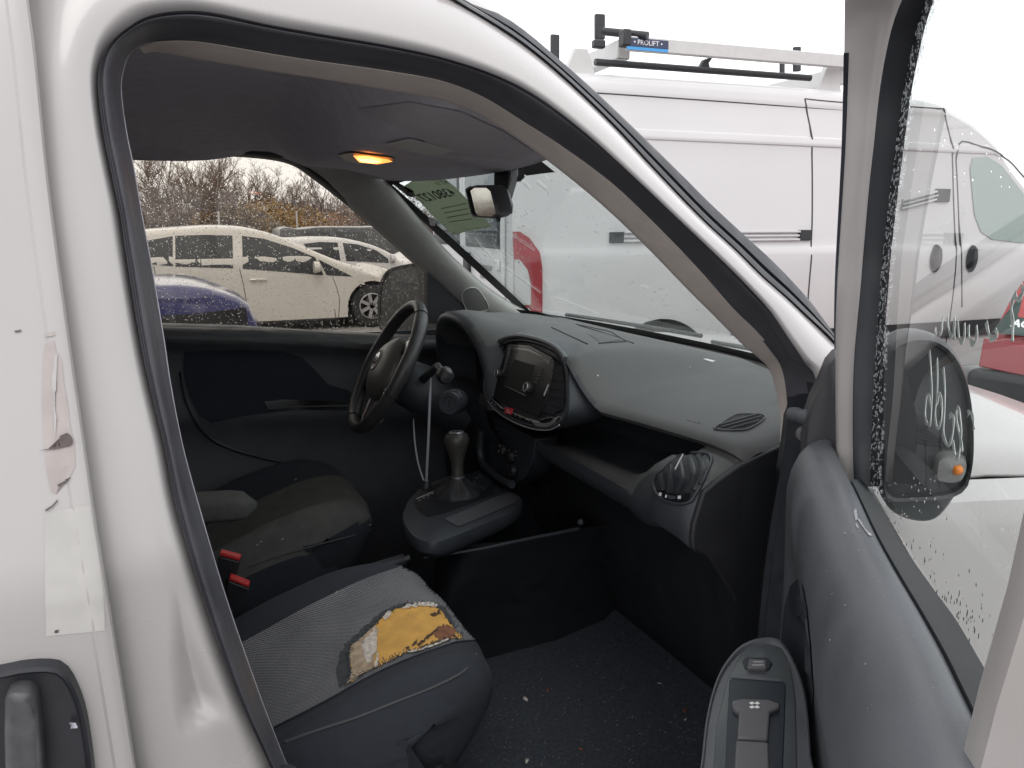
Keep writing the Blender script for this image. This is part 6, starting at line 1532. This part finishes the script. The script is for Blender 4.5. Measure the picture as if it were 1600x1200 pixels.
FL = mat('fluff_white', (.55, .50, .45), 1.0, noise_amt=.3, noise_scale=150)
RAG = mat('rag_grey', (.05, .055, .06), 1.0, noise_amt=.3, noise_scale=90, bump=.5, bump_scale=400)
rag = [(530,1078),(527,1050),(533,1022),(546,1003),(574,978),(597,957),(630,945),(668,942),(694,950),(708,972),(700,985),(640,980),(590,1010),(560,1050)]
patch_px('frayed_cloth', ragged(rag, 110, 1.1, 2), RAG, ps_, .0026, 8, pS)
foam = [(541,1074),(549,1058),(546,1030),(548,1012),(565,998),(585,980),(598,966),(604,961),(618,953),(640,949),(660,946),(680,950),(690,956),(697,968),(706,980),(712,990),(723,998),(716,1001),(700,1001),(680,1010),(660,1018),(640,1021),(615,1032),(590,1045),(575,1052),(560,1058),(550,1070)]
fm = patch_px('torn_foam', ragged(foam, 150, .9, 3), FO, ps_, .0034, 6, pS)
fz = lambda nm, L_, m, o, n=40, a=.7, sd=4: patch_px(nm, ragged(L_, n, a, sd), m, fm, o, 5, pS)
fz('foam_fibre', [(543,1072),(551,1056),(548,1030),(550,1012),(566,999),(588,979),(593,984),(590,1000),(590,1020),(586,1036),(582,1050),(562,1058),(551,1068)], FT, .0042, 60, .9)
fz('foam_fibre', [(566,1010),(588,985),(591,1000),(588,1020),(578,1040),(572,1030)], FL, .0046, 36, 1.3, 9)
fz('foam_stain', [(676,990),(684,983),(692,979),(704,982),(711,988),(712,996),(700,1000),(688,1004),(680,998)], FR, .0042, 40, .9)
fz('foam_crack', [(644,1011),(650,1004),(652,1002),(653,1008),(646,1014)], FD, .0044, 24, .5)
fz('foam_crack', [(634,1015),(640,1013),(641,1016),(636,1018)], FD, .0044, 16, .5)
fz('foam_crack', [(652,1010),(662,1002),(674,993),(684,985),(685,988),(674,997),(664,1006),(654,1014)], FD, .0045, 50, 1.0)
fz('foam_crack', [(672,962),(682,959),(688,958),(688,963),(680,966),(674,965)], FD, .0044, 30, 1.3)
fz('foam_crack', [(656,1016),(668,1010),(690,1004),(706,1000),(704,1003),(680,1010),(660,1018)], FD, .0046, 44, .9)
fz('fluff', [(599,968),(606,960),(613,961),(611,967),(604,973)], FL, .0062, 28, 1.0)
fz('fluff', [(628,954),(636,948),(652,946),(668,945),(684,949),(680,952),(660,950),(640,954)], FL, .0055, 44, 1.0)
fz('fluff', [(584,1048),(590,1030),(592,1022),(593,1040),(590,1046)], FL, .0055, 28, .9)
fz('fluff', [(636,1022),(660,1017),(680,1010),(700,1001),(701,1004),(680,1013),(660,1020),(640,1024)], FL, .0050, 50, .7)
rg_ = [pS.px(p.x, p.y, .003) for p in resample([(a, b_, 0) for a, b_ in ragged(foam, 90, 1.2, 3)], 120, True)]; rr2 = random.Random(31)
rg_ = [p for p in rg_ if p]
rg_ = [pS.px(p.x, p.y, .003) for p in resample([(a, b_, 0) for a, b_ in ((541,1074),(549,1058),(546,1030),(548,1012),(565,998),(585,980),(598,966),(618,953),(640,949),(660,946),(680,950),(692,958),(704,978))], 90)]
MB().tube(rg_, [rr2.uniform(.0012, .0034) for _ in rg_], 6).build('torn_edge', RAG, ps_)
# fringe of torn threads round the hole
mb = MB()
fp = ragged(foam, 150, .9, 3)
for k in range(0, 150):
    for _ in range(2):
        x, y = fp[k]; dx_, dy_ = rj.gauss(0, 3.0), rj.gauss(0, 2.6)
        a, b_ = pS.px(x, y, .003), pS.px(x+dx_, y+dy_, .004+rj.random()*.004)
        if a and b_: mb.bar(a, b_, .0008, .0008)
mb.build('torn_threads', RAG, ps_, kind='stuff')
# lint on the cloth
LINT = mat('lint', (.4, .4, .42), 1.0)
for x, y, su, rt_ in ((526,926,pS,ps_), (410,936,pS,ps_), (413,934,pS,ps_), (366,957,pS,ps_), (402,851,dS2,ds_), (408,846,dS2,ds_), (462,750,dS2,ds_), (576,819,dS2,ds_), (441,842,dS2,ds_)):
    patch_px('lint', [(x-1.5, y+1.2), (x+2.4, y-1.5), (x+1.6, y+.6), (x-.8, y+2)], LINT, rt_, .0035, 3, su)
# lower seam of the cushion and wire loop
P_ = [pS.px(x, y, .0015) for x, y in ((446,1160),(500,1140),(560,1120),(620,1096),(680,1072),(725,1048),(744,1022))]; P_ = [p for p in P_ if p]
MB().tube(cr([tuple(p) for p in P_], 5), .0018, 5).build('seam_piping', mat('seam_light', (.07, .072, .078), .8), ps_)
P_ = [PX(x, y, .42) for x, y in ((716,1114),(728,1120),(736,1134),(733,1152),(722,1168),(716,1176))]
MB().tube(cr([tuple(p) for p in P_], 5), .0022, 6).build('seat_wire', PLAST, ps_)
P_ = [PX(x, y, .445) for x, y in ((470,1206),(540,1192),(610,1176),(670,1150),(714,1118))]
MB().tube(cr([tuple(p) for p in P_], 5), .006, 8).build('base_edge', PLAST, ps_)
# driver's centre cloth, seam, armrest
di = [(290,900),(330,850),(400,812),(450,786),(500,768),(528,765),(555,780),(575,800),(583,815),(578,826),(540,838),(480,853),(420,873),(385,887),(340,905)]
dcu.data.materials.append(FAB2); off_ = world_of(ds_).translation
for p in dcu.data.polygons:
    c_ = p.center + off_
    if c_.y < .37 + .085 and p.normal.z > .12 and c_.z > .70: p.material_index = 1
P_ = [dS2.px(x, y, .002) for x, y in ((385,887),(420,874),(480,855),(540,839),(578,827))]; P_ = [p for p in P_ if p]
if len(P_) > 1: MB().tube(cr([tuple(p) for p in P_], 5), .0016, 5).build('seam_piping', MATS['seam_light'], ds_)
ae = PY(402, 790, .11); rows = []
for t in [i/14 for i in range(15)]:
    x = ae.x - .012 - (1-t)*.33; k = 1 if t < .86 else math.sqrt(max(.02, 1-((t-.86)/.14)**2)); z = ae.z + .004 + (1-t)*.03
    rows.append([Vector((x + .012*t, .11 + .042*k*math.copysign(abs(math.cos(a))**.5, math.cos(a)), z + .027*k*math.copysign(abs(math.sin(a))**.55, math.sin(a)))) for a in [2*math.pi*q/28 for q in range(28)]])
MB().loft(rows, cu=True, capa=True, capb=True).build('armrest', mat('armrest_cloth', (.09, .09, .09), .95, noise_amt=.15, noise_scale=50, bump=.2, bump_scale=800), ds_, ang=60)
# belt buckles with red buttons
REDB = mat('buckle_red', (.55, .03, .03), .4)
for k, (bxp, top_) in enumerate((((340,872),(376,878)), ((355,910),(390,920)))):
    a, b_ = PY(*bxp, -.05 - .03*k), PY(top_[0], top_[1], -.06 - .03*k); c_ = (a+b_)/2; ax = Vector((.25, .0, 1)).normalized(); sd = (b_-a).normalized()
    P_ = [c_ + sd*.021 + ax*.0, c_ - sd*.021 + ax*.004, c_ - sd*.017 - ax*.09, c_ + sd*.012 - ax*.09]
    th = sd.cross(ax).normalized()*.022
    if th.y > 0: th = -th
    bk = MB().prism(P_, -th).build('seat_buckle', BLACKP, van, bevel=.003)
    MB().prism([c_ + sd*.0195 + ax*.001, c_ - sd*.0195 + ax*.005, c_ - sd*.0195 + ax*.0125, c_ + sd*.0195 + ax*.0085], -th*.9).build('buckle_button', REDB, bk, bevel=.002)
# handbrake lever between the seats
hb = PY(632, 874, -.02)
MB().tube([hb + Vector((-.38, 0, -.12)), hb + Vector((-.2, 0, -.05)), hb + Vector((-.09, 0, -.015)), hb], [.016, .016, .017, .013], 12).build('handbrake', PLAST_D, van)
MB().tube([hb, hb + Vector((.012, 0, .003))], .006, 8).build('brake_button', PLAST, van)
# ================================================================ loose things
# paper sheet hung inside the windscreen
PAPER = mat('sheet_paper', (.46, .49, .40), .8, noise_amt=.06, noise_scale=12)
_t = PAPER.node_tree; _tr = _t.nodes.new('ShaderNodeBsdfTranslucent'); _tr.inputs[0].default_value = (.42, .455, .375, 1); _mx = _t.nodes.new('ShaderNodeMixShader'); _mx.inputs[0].default_value = .6
_o = [n for n in _t.nodes if n.type == 'OUTPUT_MATERIAL'][0]; _t.links.new(_t.nodes['Principled BSDF'].outputs[0], _mx.inputs[1]); _t.links.new(_tr.outputs[0], _mx.inputs[2]); _t.links.new(_mx.outputs[0], _o.inputs[0])
sheet_px = [(632,290),(648,280),(665,274),(690,275),(712,293),(740,322),(769,354),(740,359),(708,367),(690,350),(668,328),(650,308)]
sh = polypatch(sheet_px, lambda x, y: wfull(x, y, .006), 8, PAPER, 'paper_sheet', None, solid=.0005)
tag(sh, 'pale green paper sheet with a printed number hanging behind the windscreen', 'paper sheet')
INK = mat('ink', (.03, .035, .03), .7)
c_ = wfull(679, 306, .0095); xl = wfull(651, 313, .0095) - wfull(707, 301, .0095); yu = wfull(676, 300, .0095) - wfull(681, 313, .0095)
text_mesh('43801277', .047, frame_M(c_, xl, yu), INK, 'sheet_number', sh, .0002, bold=.0006)
c_ = wfull(690, 286, .0095)
text_mesh('AT 31', .022, frame_M(c_, xl, yu), mat('ink_pale', (.2, .23, .18), .7), 'sheet_print', sh, .0002)
for k in range(4):
    a, b_ = wfull(690+k*4, 326+k*7, .0095), wfull(728+k*3, 318+k*8, .0095); MB().bar(a, b_, .0012, .002).build('sheet_print', MATS['ink_pale'], sh)
ck = polypatch([(616,287),(622,285),(646,298),(648,304),(645,307),(638,305)], lambda x, y: wfull(x, y, .010), 5, GLOSS, 'black_clip', None, solid=.004)
tag(ck, 'small black strip stuck on the windscreen beside the green sheet', 'clip')
wt = polypatch([(669,338),(679,342),(680,353),(672,352)], lambda x, y: wfull(x, y, .006), 4, PW, 'paper_label', None, solid=.0004)
tag(wt, 'small white label on the windscreen below the green sheet', 'label')
# litter on the carpet
flS = Surf(bpy.data.objects['carpet_floor'])
LEAFB = mat('dry_leaf', (.20, .085, .06), .9, noise_amt=.3, noise_scale=200); SCRAP = mat('scrap_white', (.55, .53, .5), .8)
lit = [((821,1095),5.0,SCRAP,'white paper scrap lying on the carpet in front of the torn seat'), ((1071,1112),5.5,LEAFB,'reddish dry leaf scrap on the carpet beside the armrest pod'), ((856,1081),4.5,LEAFB,'reddish dry leaf scrap on the carpet nearest the torn cushion'), ((1081,982),4,SCRAP,'bent white scrap at the foot of the dashboard end'), ((1089,974),3,LEAFB,'thin brown scrap by the bent white scrap'), ((1031,1071),2.6,SCRAP,'small round pale crumb midway across the carpet'), ((1071,1127),2.4,SCRAP,'pale crumb below the reddish leaf by the armrest'), ((907,1173),4,LEAFB,'brown leaf fragment near the sill in front of the seat'), ((740,1098),3,LEAFB,'yellowish fragment touching the seat base'), ((823,1192),5,SCRAP,'torn pale scrap close to the sill')]
for (x, y), r_, m, lb in lit:
    c_ = flS.px(x, y, .004)
    if c_ is None: continue
    s_ = r_*(c_-CAM).length/FPX; rr_ = random.Random(int(x)); n_ = 9; ring_ = []
    an = rr_.uniform(0, 3)
    for k in range(n_):
        a = 2*math.pi*k/n_; q = s_*rr_.uniform(.7, 1.1); u_ = Vector((math.cos(a)*q*1.3, math.sin(a)*q*.6, rr_.uniform(0, .003))); u_.rotate(Matrix.Rotation(an, 3, 'Z')); ring_.append(c_ + u_)
    o = MB().add([c_ + Vector((0, 0, .003))] + ring_, [(0, i+1, (i+1) % n_+1) for i in range(n_)]).build('floor_scrap', m, None, solid=.0008)
    tag(o, lb, 'scrap', 'scraps lying on the cab carpet')
mb = MB(); mb2 = MB(); rc = random.Random(6)
for _ in range(420):
    x, y = rc.uniform(735, 1120), rc.uniform(990, 1200); c_ = flS.px(x, y, .003)
    if c_ is None: continue
    s_ = rc.uniform(.0008, .0026); a = rc.uniform(0, 3); u_ = Vector((math.cos(a), math.sin(a), rc.uniform(-.2, .4)))*s_; v_ = Vector((-math.sin(a), math.cos(a), rc.uniform(-.2, .4)))*s_*.5
    mb.add([c_+u_, c_+v_, c_-u_, c_-v_, c_+Vector((0, 0, s_))], [(0, 1, 4), (1, 2, 4), (2, 3, 4), (3, 0, 4)])
tag(mb.build('floor_crumbs', mat('crumb', (.2, .18, .17), .9, noise_amt=.5, noise_scale=300), None, smooth=False, kind='stuff'), 'fine pale crumbs and grit scattered over the cab carpet', 'crumbs')
